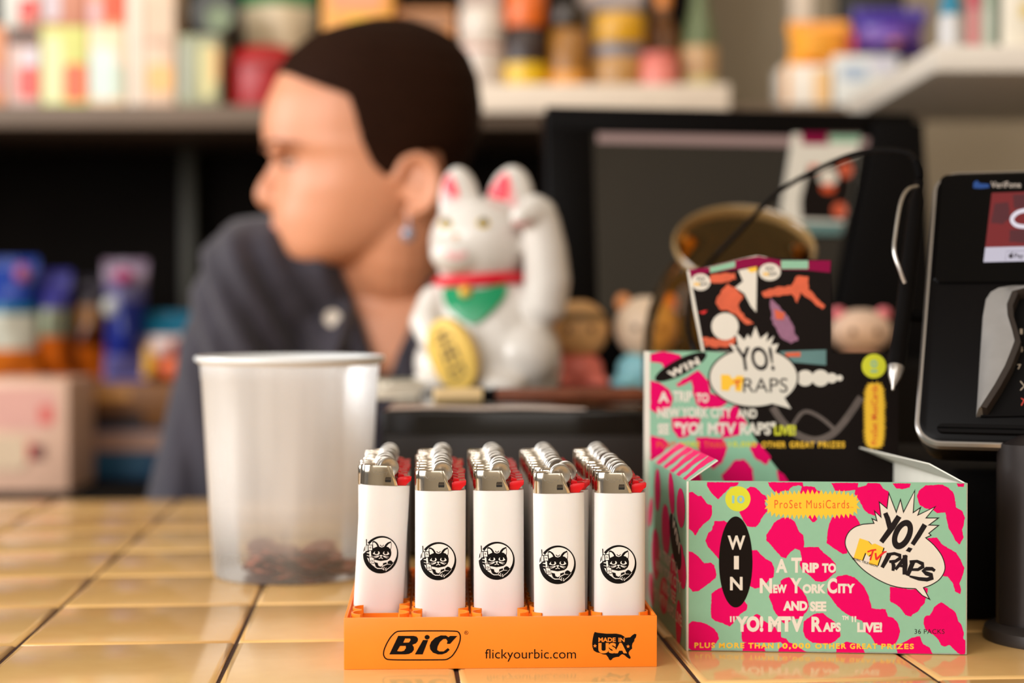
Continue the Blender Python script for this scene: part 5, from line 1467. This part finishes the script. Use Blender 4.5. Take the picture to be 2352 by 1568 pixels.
def build_hair():
    bm = bmesh.new(); n = 200; rows = []
    ys = [46, 50, 58, 72] + list(range(85, 520, 4))
    for py in ys:
        if py < 52: s = (py, 865 - (py - 46) * 4, 930 + (py - 46) * 4, 18 + (py - 46) * 5)
        else: s = lerp_slice(py)
        fade = 6 if py < 330 else max(0.5, 6 - (py - 330) * 0.05)
        rows.append((py, s, fade))
    rings(bm, [head_ring(py, s[1], s[2], s[3], fade, n) for py, s, fade in rows], True, False)
    kill = []
    inv = RH.inverted()
    for f in bm.faces:
        q = inv @ (f.calc_center_median() + PO - HC); px = 850 + q.x / hs; py = 330 - q.z / hs
        if py > hairline(px): kill.append(f)
    bmesh.ops.delete(bm, geom=kill, context='FACES')
    smooth_rim(bm, 14)
    return bm


hair_m = mat('dark_brown_hair', (38, 19, 9), 0.6, spec=0.05, vary=0.35, scale=300, bump=0.5, bscale=700)
hair = obj('hair', build_hair(), hair_m, person, angle=80)
m_ = hair.modifiers.new('thick', 'SOLIDIFY'); m_.thickness = 0.006; m_.offset = -0.6
for s in (-1, 1):
    eb = bmesh.new(); tube(eb, catmull([HP(612, 346, s * 26 * hs), HP(616, 338, s * 62 * hs), HP(640, 338, s * 112 * hs), HP(690, 350, s * 150 * hs)], 5), [3 * hs] + [6 * hs] * 9 + [5 * hs] * 5 + [2 * hs], 10, flat=0.6)
    obj('eyebrow', eb, mat('brown_eyebrow', (120, 78, 54), 0.7, vary=0.2, scale=500), person)
    be = bmesh.new(); ball(be, HP(676, 385, s * 74 * hs), (24 * hs, 28 * hs, 13 * hs)); ey = obj('eye', be, mat('eye_white', (196, 158, 138), 0.25, vary=0), person)
    bi = bmesh.new(); ball(bi, HP(658, 386, s * 72 * hs), (8 * hs, 14 * hs, 10 * hs)); obj('iris', bi, mat('dark_iris', (54, 34, 24), 0.2, vary=0), ey)
    bl = bmesh.new(); tube(bl, catmull([HP(640, 382, s * 52 * hs), HP(642, 371, s * 72 * hs), HP(668, 372, s * 98 * hs), HP(690, 382, s * 104 * hs)], 4), 2.2 * hs, 8); obj('eyelashes', bl, mat('brown_eyebrow', (84, 52, 36)), ey)
bm = bmesh.new()
tube(bm, catmull([HP(652, 530, -50 * hs), HP(631, 523, -28 * hs), HP(623, 521, 0), HP(631, 523, 28 * hs), HP(652, 530, 50 * hs)], 5), [2 * hs] + [6 * hs] * 6 + [8 * hs] * 7 + [6 * hs] * 6 + [2 * hs], 10, round_ends=True)
tube(bm, catmull([HP(652, 534, -50 * hs), HP(635, 541, -26 * hs), HP(628, 543, 0), HP(635, 541, 26 * hs), HP(652, 534, 50 * hs)], 5), [2 * hs] + [6 * hs] * 6 + [9 * hs] * 7 + [6 * hs] * 6 + [2 * hs], 10, round_ends=True)
obj('lips', bm, mat('lip_skin', (206, 132, 112), 0.45, vary=0.03), person)
# drop earring at the near ear
el = HP(920, 505, -186 * hs)
bm = bmesh.new(); tube(bm, [el, el + V3(0.0005, -0.001, -0.006), el + V3(0, -0.001, -0.010)], 0.0007, 8); ball(bm, el + V3(0, -0.001, -0.0165), (0.0062, 0.0050, 0.0075)); obj('earring', bm, mat('grey_blue_pearl', (150, 152, 168), 0.2, 0.4, vary=0.05), person)


def in_poly(x, y, poly):
    c = False
    for i in range(len(poly)):
        (x0, y0), (x1, y1) = poly[i - 1], poly[i]
        if (y0 > y) != (y1 > y) and x < (x1 - x0) * (y - y0) / (y1 - y0) + x0: c = not c
    return c


def to_px(p):
    return W_PX / 2 + p.x / p.y * F_PX, HORIZON - (p.z - CAM_H) / p.y * F_PX


def shirt_mesh():
    bm = bmesh.new(); torso_rings(bm, 0.008)
    for sh_, el_, wr_ in ((SH_L, EL_L, WR_L), (SH_R, EL_R, WR_R)):
        nb = V3(-.112, 1.665, .175)
        chain(bm, [nb, nb.lerp(sh_, .5) + V3(0, 0, .016), sh_], [.058, .060, .062])
        chain(bm, [sh_, sh_.lerp(el_, .5), el_, el_.lerp(wr_, .45), el_.lerp(wr_, .84)], [.062, .058, .053, .046, .040])
    me = baked(bm, 0.0045, 6)
    b2 = bmesh.new(); b2.from_mesh(me); kill = []; b2.normal_update()
    mv = []
    for v in b2.verts:                       # folds of the cloth, falling from the shoulder towards the placket
        p = v.co + PO; q = p.x - 0.40 * (0.22 - p.z) * (1 if p.z < .22 else .3)
        w = min(1, max(0, (1.69 - p.y) / .06)) * min(1, max(0, (p.x + .33) / .05)) * min(1, max(0, (.26 - p.z) / .05))
        f = math.sin(q * 170 + 2.2 * math.sin(p.z * 14 + q * 9)); f2 = math.sin(q * 75 - p.z * 22 + 1.0)
        mv.append((v, v.normal * w * (.0062 * f * abs(f) + .0055 * f2)))
    for v, d in mv: v.co += d
    Vn = [(770, 590), (1010, 560), (962, 700), (925, 790), (886, 880), (868, 870), (838, 770), (808, 680)]
    for f in b2.faces:
        p = f.calc_center_median() + PO
        x, y = to_px(p)
        near = math.hypot(p.x + .112, p.y - 1.650) < .060 and p.z > .150
        if (in_poly(x, y, Vn) and p.y < 1.655) or near: kill.append(f)
    bmesh.ops.delete(b2, geom=kill, context='FACES')
    smooth_rim(b2, 10); b2.to_mesh(me); b2.free(); return me


navy = mat('dark_navy_cotton', (44, 39, 50), 0.8, vary=0.18, scale=25, bump=0.35, bscale=500, sheen=0.2)
shirt = link('shirt', shirt_mesh(), person); shirt.data.materials.append(navy)
m_ = shirt.modifiers.new('cloth', 'SOLIDIFY'); m_.thickness = 0.002; m_.offset = 0
# collar: two leaves around the neck, open at the front
bm = bmesh.new(); rs = []
for k in range(25):
    t = math.radians(-62 + 304 * k / 24); c, s = math.cos(t), math.sin(t)
    drop = 0.030 * max(0, 1 - abs((k - 12) / 12.0) ** 0.5) if False else 0
    open_ = abs(k - 12) / 12.0
    zt = .222 - .050 * open_ ** 3; rr = .066 + .010 * open_ ** 2
    ctr = V3(-.112 - 0.0, 1.652, 0) + V3(-.004, -.018, 0) * open_ ** 2
    o1 = V3(c * rr, s * rr * .95, 0)
    rs.append([ctr + o1 * .93 + V3(0, 0, zt - .026) - PO, ctr + o1 * .95 + V3(0, 0, zt) - PO, ctr + o1 * 1.02 + V3(0, 0, zt + .002) - PO, ctr + o1 * (1.22 + .18 * open_ ** 2) + V3(0, 0, zt - .034 - .022 * open_ ** 3) - PO, ctr + o1 * (1.17 + .18 * open_ ** 2) + V3(0, 0, zt - .036 - .022 * open_ ** 3) - PO])
rings(bm, rs); obj('collar', bm, navy, shirt, angle=70)
bq = P(764, 731, 1.535)
sb = BVHTree.FromPolygons([v.co[:] for v in shirt.data.vertices], [tuple(p.vertices) for p in shirt.data.polygons])
o0 = V3(0, 0, CAM_H) - PO; dr = (bq - V3(0, 0, CAM_H)).normalized(); h = sb.ray_cast(o0, dr)
bp = (h[0] if h[0] is not None else bq - PO) - dr * 0.009
bm = bmesh.new(); lathe(bm, [(0, .0014), (.0060, .0014), (.0074, .0020), (.0080, .0012), (.0078, -.0006), (0, -.0006)], 24, Matrix.Translation(bp) @ dr.to_track_quat('-Z', 'Y').to_matrix().to_4x4()); obj('button', bm, mat('pearl_button', (226, 216, 204), 0.25, vary=0.03), shirt)
# trousers, shoes, stool
bm = bmesh.new()
for s in (-1, 1):
    chain(bm, [V3(-.108 + s * .085, 1.75, -.40), V3(-.108 + s * .10, 1.56, -.375), V3(-.108 + s * .11, 1.365, -.37), V3(-.108 + s * .115, 1.375, -.60), V3(-.108 + s * .12, 1.40, -.875)], [.088, .078, .062, .056, .050])
ball(bm, V3(-.108, 1.75, -.40) - PO, (.165, .125, .10))
tr = link('trousers', baked(bm, 0.008, 5), person); tr.data.materials.append(mat('black_trousers', (24, 23, 26), 0.85, vary=0.15, bump=0.2))
for s in (-1, 1):
    bm = bmesh.new(); ball(bm, V3(-.108 + s * .12, 1.355, -.912) - PO, (.046, .115, .036)); box(bm, V3(-.108 + s * .12, 1.355, -.940) - PO, (.086, .225, .020), 0.008); obj('shoe', bm, mat('dark_shoe', (30, 26, 24), 0.5), person)
stool = thing('stool', 'plain round stool under the seated person behind the counter', 'stool', (-.108, 1.775, -.95))
bm = bmesh.new(); lathe(bm, [(0, .415), (.150, .415), (.158, .422), (.158, .438), (.148, .448), (0, .448)], 40); obj('seat', bm, black_matt, stool)
bm = bmesh.new(); lathe(bm, [(0, 0), (.17, 0), (.17, .012), (.03, .03), (.025, .415), (0, .415)], 32); obj('pedestal', bm, steel, stool)

# ---------------------------------------------------------------- shelving behind
SD = 2.30; sp_ = SD / F_PX
shelf_m = mat('grey_brown_shelf', (104, 84, 66), 0.55, vary=0.06, scale=10)
cream_m = mat('cream_rail', (222, 204, 184), 0.5, vary=0.03)
dark_m = mat('dark_backing', (17, 13, 10), 0.9, spec=0.1, vary=0.2, scale=6)
SZ = CAM_H + (HORIZON - 245) * sp_
unit = thing('shelving_unit', 'long dark shop shelving along the back wall with a grey brown upper shelf', 'shelf', (0, 2.5, -0.95))
UO = V3(0, 2.5, -0.95)


def ub(name, x0, x1, y0, y1, z0, z1, m, bev=0.002): return obj(name, bx(V3((x0 + x1) / 2, (y0 + y1) / 2, (z0 + z1) / 2) - UO, (x1 - x0, y1 - y0, z1 - z0), bev), m, unit)


ub('upper_shelf', -1.15, 0.56, 2.285, 2.66, SZ - 0.030, SZ, shelf_m)
ub('back_panel', -1.15, 0.30, 2.66, 2.68, -0.95, 1.15, dark_m)
ub('lower_shelf', -1.15, 0.42, 2.02, 2.66, -0.095, -0.056, dark_m)
ub('bottom_shelf', -1.15, 0.42, 2.05, 2.66, -0.95, -0.88, dark_m)
ub('price_rail', (1052 - 1176) * sp_, (1668 - 1176) * sp_, 2.268, 2.284, SZ - 0.012, SZ + 0.026, cream_m)
ub('upright', (412 - 1176) * 2.60 / F_PX, (446 - 1176) * 2.60 / F_PX, 2.61, 2.655, -0.056, SZ - 0.03, mat('olive_grey_post', (50, 46, 32), 0.6))
ub('upright', (1811 - 1176) * 2.45 / F_PX, (1860 - 1176) * 2.45 / F_PX, 2.43, 2.47, SZ, 1.15, cream_m)
ub('upright', 0.40, 0.42, 2.05, 2.66, -0.88, -0.095, dark_m); ub('upright', -1.15, -1.13, 2.05, 2.66, -0.88, 1.15, dark_m)


def dims(px0, py0, px1, py1, d):
    s = d / F_PX
    return (px1 - px0) * s, (py1 - py0) * s, (((px0 + px1) / 2) - W_PX / 2) * s, CAM_H + (HORIZON - py1) * s


def cm(c, r=0.5, **k): return mat('print_%d_%d_%d' % c, c, r, vary=0.05, scale=30, **k)


def carton(label, px0, py0, px1, py1, d, depth, col, patches=(), z=None, cat_='box', name='carton', group=None, lid=None):
    w, h, x, zb = dims(px0, py0, px1, py1, d); s = d / F_PX
    if z is not None: h = zb + h - z; zb = z
    t = thing(name, label, cat_, (x, d + depth / 2, zb), 0, group)
    obj('carton_body', bx((0, 0, h / 2), (w, depth, h), 0.002), cm(col), t)
    for i, (a0, b0, a1, b1, c) in enumerate(patches):
        X0, X1 = (a0 - (px0 + px1) / 2) * s, (a1 - (px0 + px1) / 2) * s
        Z1, Z0 = CAM_H + (HORIZON - b0) * s - zb, CAM_H + (HORIZON - b1) * s - zb
        X0, X1 = max(X0, -w / 2 + .001), min(X1, w / 2 - .001); Z0, Z1 = max(Z0, .001), min(Z1, h - .001)
        bm = bmesh.new(); rw, rh = (X1 - X0) / 2, (Z1 - Z0) / 2
        lp = [((X0 + X1) / 2 + sup(rw, rh, 5, q)[0], (Z0 + Z1) / 2 + sup(rw, rh, 5, q)[1]) for q in [2 * math.pi * k / 32 for k in range(32)]]
        prism(bm, lp, -depth / 2 - 0.0006 - 0.0003 * i, -depth / 2); obj('printed_label', bm, cm(c), t)
    if lid: obj('lid', bx((0, 0, h + 0.004), (w + 0.003, depth + 0.003, 0.010), 0.002), cm(lid), t)
    return t


def round_pack(name, label, px0, py0, px1, py1, d, prof, mats_, z=None, cat_='jar', labels=(), group=None):
    """prof: list of pieces (part name, material colour, [(radius 0..1, height 0..1)...])"""
    w, h, x, zb = dims(px0, py0, px1, py1, d)
    if z is not None: h = zb + h - z; zb = z
    r = w / 2; t = thing(name, label, cat_, (x, d + r, zb), 0, group)
    for pn, c, pr in prof:
        bm = bmesh.new(); lathe(bm, [(q * r, v * h) for q, v in pr], 36); obj(pn, bm, cm(c, 0.3), t)
    return t


def jarp(body, cap, lab):
    return [('jar_body', body, [(0, 0.002), (.93, .002), (1, .03), (1, .74), (.94, .80), (.80, .83), (0, .83)]), ('cap', cap, [(0, .83), (.86, .83), (.88, .85), (.88, .98), (.85, 1), (0, 1)]), ('label', lab, [(1.0, .12), (1.012, .125), (1.012, .64), (1.0, .645)])]


def botp(body, cap, lab):
    return [('bottle_body', body, [(0, .002), (.94, .002), (1, .02), (1, .58), (.92, .66), (.5, .76), (.36, .82), (.36, .9), (0, .9)]), ('cap', cap, [(0, .88), (.42, .88), (.43, .98), (.40, 1), (0, 1)]), ('label', lab, [(1.0, .10), (1.012, .105), (1.012, .5), (1.0, .505)])]


def canp(body, cap, lab):
    return [('can_body', body, [(0, .0), (.95, .0), (1, .02), (1, .97), (.96, 1), (.9, .985), (0, .985)]), ('label', lab, [(1.0, .14), (1.012, .145), (1.012, .5), (1.0, .505)]), ('top_band', cap, [(1.0, .62), (1.012, .625), (1.012, .92), (1.0, .925)])]


def bag(label, px0, py0, px1, py1, d, depth, bands, z=None, patches=(), rz=0.0, lean=0.0, name='snack_bag'):
    """a filled pillow bag; bands from the top: (fraction of height, colour)"""
    w, h, x, zb = dims(px0, py0, px1, py1, d)
    if z is not None: h = zb + h - z; zb = z
    t = thing(name, label, 'bag', (x, d + depth / 2, zb), rz); t.rotation_euler[0] = lean
    nu, nv = 18, 26; bm = bmesh.new(); ms = []; rnd = random.Random(int(px0 * 7 + py0)); ph = [rnd.uniform(0, 6) for _ in range(4)]
    for s in (-1, 1):
        g = []
        for j in range(nv + 1):
            v = j / nv; row = []
            for i in range(nu + 1):
                u = i / nu; b = (math.sin(math.pi * u) ** .6) * (math.sin(math.pi * min(1, max(0, (v - .05) / .9))) ** .55 if .05 < v < .95 else 0)
                wr = 1 + .10 * math.sin(7 * u + 5 * v + ph[0]) + .08 * math.sin(11 * v - 4 * u + ph[1])
                ww = w * (.5 - .05 * math.sin(math.pi * v))
                row.append(bm.verts.new(((u * 2 - 1) * ww, s * (depth / 2 * b * wr + .0006), v * h)))
            g.append(row)
        for j in range(nv):
            vt = 1 - (j + .5) / nv; acc = 0; c = bands[-1][1]
            for fr, cc in bands:
                acc += fr
                if vt <= acc: c = cc; break
            mt = cm(c, 0.28)
            if mt not in ms: ms.append(mt)
            for i in range(nu):
                f = bm.faces.new((g[j][i], g[j][i + 1], g[j + 1][i + 1], g[j + 1][i])); f.material_index = ms.index(mt)
    bmesh.ops.remove_doubles(bm, verts=bm.verts[:], dist=0.0001)
    o = obj('pouch', bm, ms, t, angle=70)
    bm = bmesh.new(); rs = []
    for k in range(25):
        u = k / 24; y = .0012 * math.sin(k * 2.2); rs.append([V3((u - .5) * w, y - .0008, h - .004), V3((u - .5) * w, y + .0008, h - .004), V3((u - .5) * w, y + .0008, h + .010), V3((u - .5) * w, y - .0008, h + .010)])
    rings(bm, rs); obj('crimped_seal', bm, cm(bands[0][1], 0.28), t)
    for a0, b0, a1, b1, c in patches:
        s_ = d / F_PX; bm = bmesh.new(); ball(bm, (((a0 + a1) / 2 - (px0 + px1) / 2) * s_, -depth * .40, CAM_H + (HORIZON - (b0 + b1) / 2) * s_ - zb), ((a1 - a0) / 2 * s_, depth * .12, (b1 - b0) / 2 * s_)); obj('printed_label', bm, cm(c, 0.3), t)
    return t


Z = SZ + 0.0005
D = SD + 0.012
# upper shelf, left of the person (lower row stands on the shelf, upper row on top of it)
def stack(low, up): 
    return low, up


carton('orange pink carton at the left end of the upper shelf', -70, 58, 14, 245, D, .09, (222, 152, 112), [(-60, 150, 10, 215, (206, 140, 130))], Z)
carton('pale carton with dark top band and red spot on the upper shelf', 20, 66, 94, 245, D, .09, (206, 176, 166), [(22, 68, 92, 106, (92, 66, 54)), (56, 116, 92, 152, (216, 206, 216)), (44, 156, 92, 226, (222, 92, 86))], Z)
carton('whitish carton with a red round mark stacked above the dark banded carton', 8, -60, 94, 66, D, .085, (206, 206, 196), [(48, 0, 90, 44, (226, 60, 56)), (44, 46, 92, 66, (176, 106, 86))])
carton('yellow green carton with an orange red mark on the upper shelf', 98, 62, 202, 245, D, .09, (206, 206, 120), [(102, 84, 146, 240, (220, 220, 170)), (150, 148, 200, 232, (222, 104, 70))], Z)
carton('mauve and brown carton stacked on the yellow green carton', 100, -60, 200, 62, D, .085, (196, 130, 104), [(104, -40, 142, 50, (206, 190, 196))])
carton('peach carton with a pale teal panel on the upper shelf', 206, 62, 288, 245, D, .09, (240, 212, 178), [(210, 112, 270, 228, (206, 220, 214)), (264, 150, 287, 226, (190, 200, 176))], Z)
carton('orange red carton stacked on the peach carton', 204, -60, 288, 62, D, .085, (236, 150, 110), [(240, -40, 287, 50, (232, 82, 46)), (206, 0, 236, 62, (220, 176, 176))])
carton('tall cream carton with an orange mark on the upper shelf', 294, -60, 330, 245, D, .09, (230, 212, 194), [(298, 150, 326, 236, (224, 208, 190))], Z)
carton('wide beige carton with orange panel standing beside the tall cream carton', 332, -60, 404, 245, D, .09, (222, 190, 164), [(334, 0, 402, 86, (214, 186, 160)), (340, 150, 400, 214, (236, 182, 118)), (336, 92, 400, 104, (190, 156, 134))], Z)
carton('grey green carton with a yellowish stripe on the upper shelf', 410, 82, 506, 245, D, .09, (150, 152, 122), [(412, 98, 436, 230, (168, 170, 152)), (460, 104, 496, 226, (206, 196, 140)), (490, 110, 505, 190, (226, 170, 106))], Z)
w_, h_, x_, z_ = dims(436, -20, 546, 84, D)
tin = thing('round_tin', 'dark green and black round tin standing on the grey green carton', 'tin', (x_, D + .03, z_ + .0005))
bm = bmesh.new(); lathe(bm, [(0, -.026), (w_ * .47, -.026), (w_ * .5, -.022), (w_ * .5, .022), (w_ * .47, .026), (0, .026)], 40, Matrix.Translation((0, 0, w_ / 2)) @ Matrix.Rotation(math.pi / 2, 4, 'X')); obj('tin_body', bm, cm((40, 38, 28), .35), tin)
bm = bmesh.new(); lathe(bm, [(0, .027), (w_ * .26, .027), (w_ * .27, .026), (0, .0255)], 32, Matrix.Translation((w_ * .12, 0, w_ * .36)) @ Matrix.Rotation(math.pi / 2, 4, 'X')); obj('printed_label', bm, cm((112, 126, 92), .4), tin)
# red tub and the cream bag behind it
w_, h_, x_, z_ = dims(508, 96, 690, 245, D)
tub = thing('red_tub', 'dark red rounded tub on the upper shelf left of the person\'s forehead', 'tub', (x_, D + .055, Z))
h_ = z_ + h_ - Z; bm = bmesh.new(); lathe(bm, [(0, 0), (w_ * .47, 0), (w_ * .49, .006), (w_ * .5, h_ * .62), (w_ * .49, h_ * .78), (w_ * .40, h_ * .93), (w_ * .25, h_), (0, h_)], 48)
for v in bm.verts: v.co.y *= .9
obj('tub_body', bm, cm((160, 4, 12), .35), tub)
bm = bmesh.new(); lathe(bm, [(w_ * .502, h_ * .60), (w_ * .512, h_ * .62), (w_ * .512, h_ * .68), (w_ * .502, h_ * .70)], 48)
for v in bm.verts: v.co.y *= .9
obj('rim', bm, cm((136, 4, 10), .35), tub)
bag('large cream bag with a green top behind the red tub on the upper shelf', 540, -70, 724, 245, D + .14, .10, [(.24, (44, 120, 72)), (.76, (222, 204, 172))], Z)
carton('orange and yellow carton right of the black gap on the upper shelf', 742, -70, 902, 245, D, .10, (226, 156, 66), [(760, -40, 880, 26, (232, 150, 108)), (800, 40, 900, 62, (226, 184, 50))], Z)
# right of the person
carton('tan orange carton behind the person\'s hair on the upper shelf', 912, 22, 1044, 245, D + .02, .09, (206, 136, 76), [(920, 30, 1040, 70, (150, 104, 70))], Z)
round_pack('white_jar', 'white jar with a faint red label on the upper shelf above the person', 1050, 14, 1164, 245, D - .004, [('jar_body', (212, 196, 182), [(0, 0.002), (.93, .002), (1, .03), (1, .62), (.80, .68), (.80, .70), (0, .70)]), ('cap', (218, 204, 190), [(0, .70), (.90, .70), (.94, .73), (.94, .97), (.88, 1), (0, 1)]), ('label', (186, 130, 116), [(1.0, .56), (1.012, .565), (1.012, .60), (1.0, .605)])], None, Z)
carton('white carton standing above the jar at the top of the frame', 1060, -90, 1150, 12, D + .012, .06, (196, 178, 166), [(1066, -20, 1140, 4, (176, 150, 140))])
round_pack('dark_bottle', 'dark brown bottle with bright orange cap and yellow label on the upper shelf', 1150, -30, 1262, 245, D, [('bottle_body', (40, 16, 8), [(0, .002), (.94, .002), (1, .02), (1, .58), (.86, .66), (.78, .70), (0, .70)]), ('cap', (224, 104, 24), [(0, .68), (.84, .68), (.88, .71), (.88, .97), (.82, 1), (0, 1)]), ('label', (226, 180, 10), [(1.0, .17), (1.03, .175), (1.03, .365), (1.0, .37)])], None, Z, 'bottle')
round_pack('honey_jar', 'golden brown jar with a black lid on the upper shelf', 1262, 10, 1352, 245, D, [('jar_body', (150, 98, 28), [(0, .002), (.93, .002), (1, .03), (1, .72), (.82, .78), (0, .78)]), ('lid', (46, 32, 18), [(0, .78), (.98, .78), (1.04, .80), (1.04, .97), (.98, 1), (0, 1)]), ('label', (224, 150, 54), [(1.0, .10), (1.012, .105), (1.012, .34), (1.0, .345)])], None, Z)
carton('mauve grey carton at the top edge behind the blue can', 1330, -90, 1480, 60, D + .12, .05, (150, 132, 124), [(1340, -20, 1470, 10, (190, 166, 150))], Z)
round_pack('blue_can', 'blue and grey can with a big gold mark on the upper shelf above the monitor', 1362, 8, 1486, 245, D, canp((84, 96, 116), (206, 150, 12), (176, 128, 66)), None, Z, 'can')
round_pack('amber_bottle', 'amber brown bottle behind the pink jar on the upper shelf', 1484, -20, 1566, 245, D + .075, botp((110, 64, 14), (226, 136, 50), (130, 80, 20)), None, Z, 'bottle')
round_pack('pink_jar', 'short salmon pink jar on the upper shelf above the monitor', 1470, 120, 1562, 245, D - .004, [('jar_body', (222, 124, 110), [(0, .002), (.93, .002), (1, .05), (1, .78), (.92, .84), (0, .84)]), ('lid', (206, 100, 86), [(0, .84), (.96, .84), (.98, .87), (.98, .97), (.94, 1), (0, 1)])], None, Z)
round_pack('green_bottle', 'green glass bottle with tan shoulder at the right end of the upper shelf', 1568, -60, 1650, 245, D + .02, [('bottle_body', (206, 190, 126), [(0, .002), (.94, .002), (1, .02), (1, .34), (1.0, .46), (0, .46)]), ('label', (190, 150, 104), [(1.0, .24), (1.014, .245), (1.014, .46), (1.0, .465)]), ('neck', (92, 104, 66), [(0, .46), (.96, .46), (.8, .62), (.55, .74), (.42, .85), (.42, .95), (0, .95)]), ('cap', (86, 130, 70), [(0, .94), (.48, .94), (.48, 1), (0, 1)])], None, Z, 'bottle')
carton('white carton with orange side standing behind the monitor\'s top edge', 1796, 150, 1908, 245, D, .09, (240, 230, 216), [(1798, 150, 1812, 240, (226, 160, 84)), (1868, 160, 1906, 240, (236, 190, 130))], Z)
carton('white carton with a pale blue mark beside the orange sided carton', 1914, 128, 2062, 245, D, .09, (222, 222, 216), [(1930, 150, 1990, 186, (170, 186, 206)), (1996, 132, 2054, 170, (206, 204, 216))], Z)
w_, h_, x_, z1 = dims(1796, 150, 1908, 245, D); zt1 = CAM_H + (HORIZON - 150) * D / F_PX; zt2 = CAM_H + (HORIZON - 128) * D / F_PX
bag('plump orange bag lying on the white carton near the white post', 1816, 58, 1962, 150, D + .004, .075, [(.2, (240, 160, 46)), (.6, (250, 170, 58)), (.2, (244, 158, 46))], zt1 + .001, [(1950, 70, 1964, 128, (206, 60, 60))])
bag('purple bag with a pinkish round mark beside the orange bag', 1966, 28, 2140, 128, D + .004, .075, [(.34, (58, 26, 140)), (.4, (110, 72, 160)), (.26, (72, 44, 130))], zt2 + .001, [(2036, 64, 2078, 106, (212, 130, 122))])
w_, h_, x_, z_ = dims(1900, -60, 2060, 20, 2.42)
carton('black carton on the far right of the shelf above the purple bag', 1930, -90, 2075, 22, D + .10, .05, (16, 12, 12), [(1940, -60, 2060, 0, (26, 20, 20))], Z)
# white corner shelf at the right
cs = thing('corner_shelf', 'white painted wall shelf at the upper right holding bottles and a book', 'shelf', (0.9, 2.0, 0.4))
z0c, z1c = 0.4160, 0.4440
obj('shelf_board', bx((0.87 - 0.9, 1.98 - 2.0, (z0c + z1c) / 2 - 0.4), (0.86, 0.46, z1c - z0c), 0.003), mat('white_shelf_paint', (226, 216, 202), 0.45, vary=0.02), cs)
for y in (1.84, 2.12): obj('bracket', bx((1.28 - 0.9, y - 2.0, z0c - 0.055 - 0.4), (0.03, 0.02, 0.11), 0.003), steel, cs)
zc = z1c + .0005; DC = 1.80
round_pack('teal_bottle', 'white bottle with teal blue cap at the near corner of the white shelf', 2160, -60, 2214, 104, DC, [('bottle_body', (206, 204, 204), [(0, .002), (.94, .002), (1, .02), (1, .42), (.9, .48), (0, .48)]), ('shoulder', (40, 130, 160), [(0, .48), (.92, .48), (.9, .62), (.6, .72), (.5, .78), (0, .78)]), ('cap', (36, 178, 196), [(0, .78), (.56, .78), (.56, .98), (.5, 1), (0, 1)])], None, zc, 'bottle')
round_pack('pink_tube', 'slim pink tube bottle on the white shelf beside the teal capped bottle', 2220, -80, 2252, 100, DC + .01, botp((214, 96, 112), (226, 120, 130), (226, 150, 150)), None, zc, 'bottle')
round_pack('pale_bottle', 'slim pale green bottle on the white shelf beside the pink tube', 2256, -80, 2288, 100, DC + .01, botp((178, 190, 168), (150, 166, 146), (196, 204, 186)), None, zc, 'bottle')
carton('thin dark green book standing upright on the white shelf', 2290, -80, 2299, 98, DC, .11, (66, 78, 60), (), zc, 'book', 'book')
carton('thick white book standing at the right end of the white shelf', 2303, -80, 2372, 100, DC - .01, .12, (240, 232, 214), [(2340, 10, 2368, 44, (222, 196, 110))], zc, 'book', 'book')
# lower shelf: snack bags and boxes at the left
ZL = -0.0555
carton('pinkish cream box with red marks at the far left of the lower shelf', -60, 872, 156, 1105, 2.06, .13, (214, 172, 146), [(-40, 890, 130, 985, (214, 156, 140)), (88, 930, 122, 975, (206, 96, 84)), (44, 1018, 84, 1056, (206, 80, 70)), (70, 1020, 102, 1056, (110, 60, 50)), (-50, 1000, 60, 1080, (206, 178, 146))], ZL)
carton('plain brown carton on the lower shelf behind the pinkish box', -80, 880, 150, 1105, 2.24, .30, (120, 72, 36), [(-60, 900, 140, 940, (150, 92, 46))], ZL)
carton('deep blue carton with tan label strip on the lower shelf', 166, 985, 400, 1105, 2.20, .28, (8, 58, 92), [(196, 992, 390, 1036, (164, 124, 104)), (176, 1040, 340, 1090, (0, 66, 96))], ZL)
ZB = CAM_H + (HORIZON - 985) * 2.20 / F_PX + .0005
carton('brown tray carton stacked on the deep blue carton', 166, 882, 402, 985, 2.21, .27, (120, 74, 28), [(196, 892, 300, 920, (190, 132, 66)), (180, 944, 330, 980, (50, 24, 12))], ZB)
ZS = CAM_H + (HORIZON - 880) * 2.24 / F_PX + .0005
ZS2 = CAM_H + (HORIZON - 882) * 2.21 / F_PX + .0005
bag('blue snack bag with white panel and orange base at the far left', -50, 606, 72, 880, 2.30, .07, [(.34, (10, 52, 140)), (.10, (6, 110, 140)), (.28, (206, 204, 186)), (.28, (214, 112, 28))], ZS, [(30, 605, 66, 650, (150, 70, 110))])
bag('violet blue snack bag with grey panel second on the lower shelf', 66, 636, 150, 880, 2.33, .07, [(.30, (58, 56, 140)), (.28, (150, 156, 130)), (.42, (200, 96, 14))], ZS)
bag('dark brown snack bag with orange base beside the tall blue bag', 158, 650, 232, 880, 2.36, .07, [(.22, (40, 34, 44)), (.26, (130, 84, 34)), (.16, (90, 38, 8)), (.36, (206, 100, 18))], ZS2)
bag('tall dark blue snack bag with grey and red top', 222, 612, 326, 882, 2.27, .075, [(.16, (130, 110, 130)), (.14, (84, 80, 120)), (.46, (10, 30, 110)), (.24, (92, 92, 150))], ZS2, [(258, 616, 306, 652, (150, 40, 90)), (232, 680, 270, 730, (170, 170, 164))])
bag('small teal topped snack bag with yellow and red panels beside the person', 308, 732, 436, 882, 2.30, .07, [(.26, (10, 100, 130)), (.30, (222, 196, 190)), (.44, (196, 96, 40))], ZS2, [(314, 790, 356, 868, (240, 184, 70)), (352, 776, 404, 822, (206, 40, 50)), (360, 820, 420, 870, (206, 90, 40))])
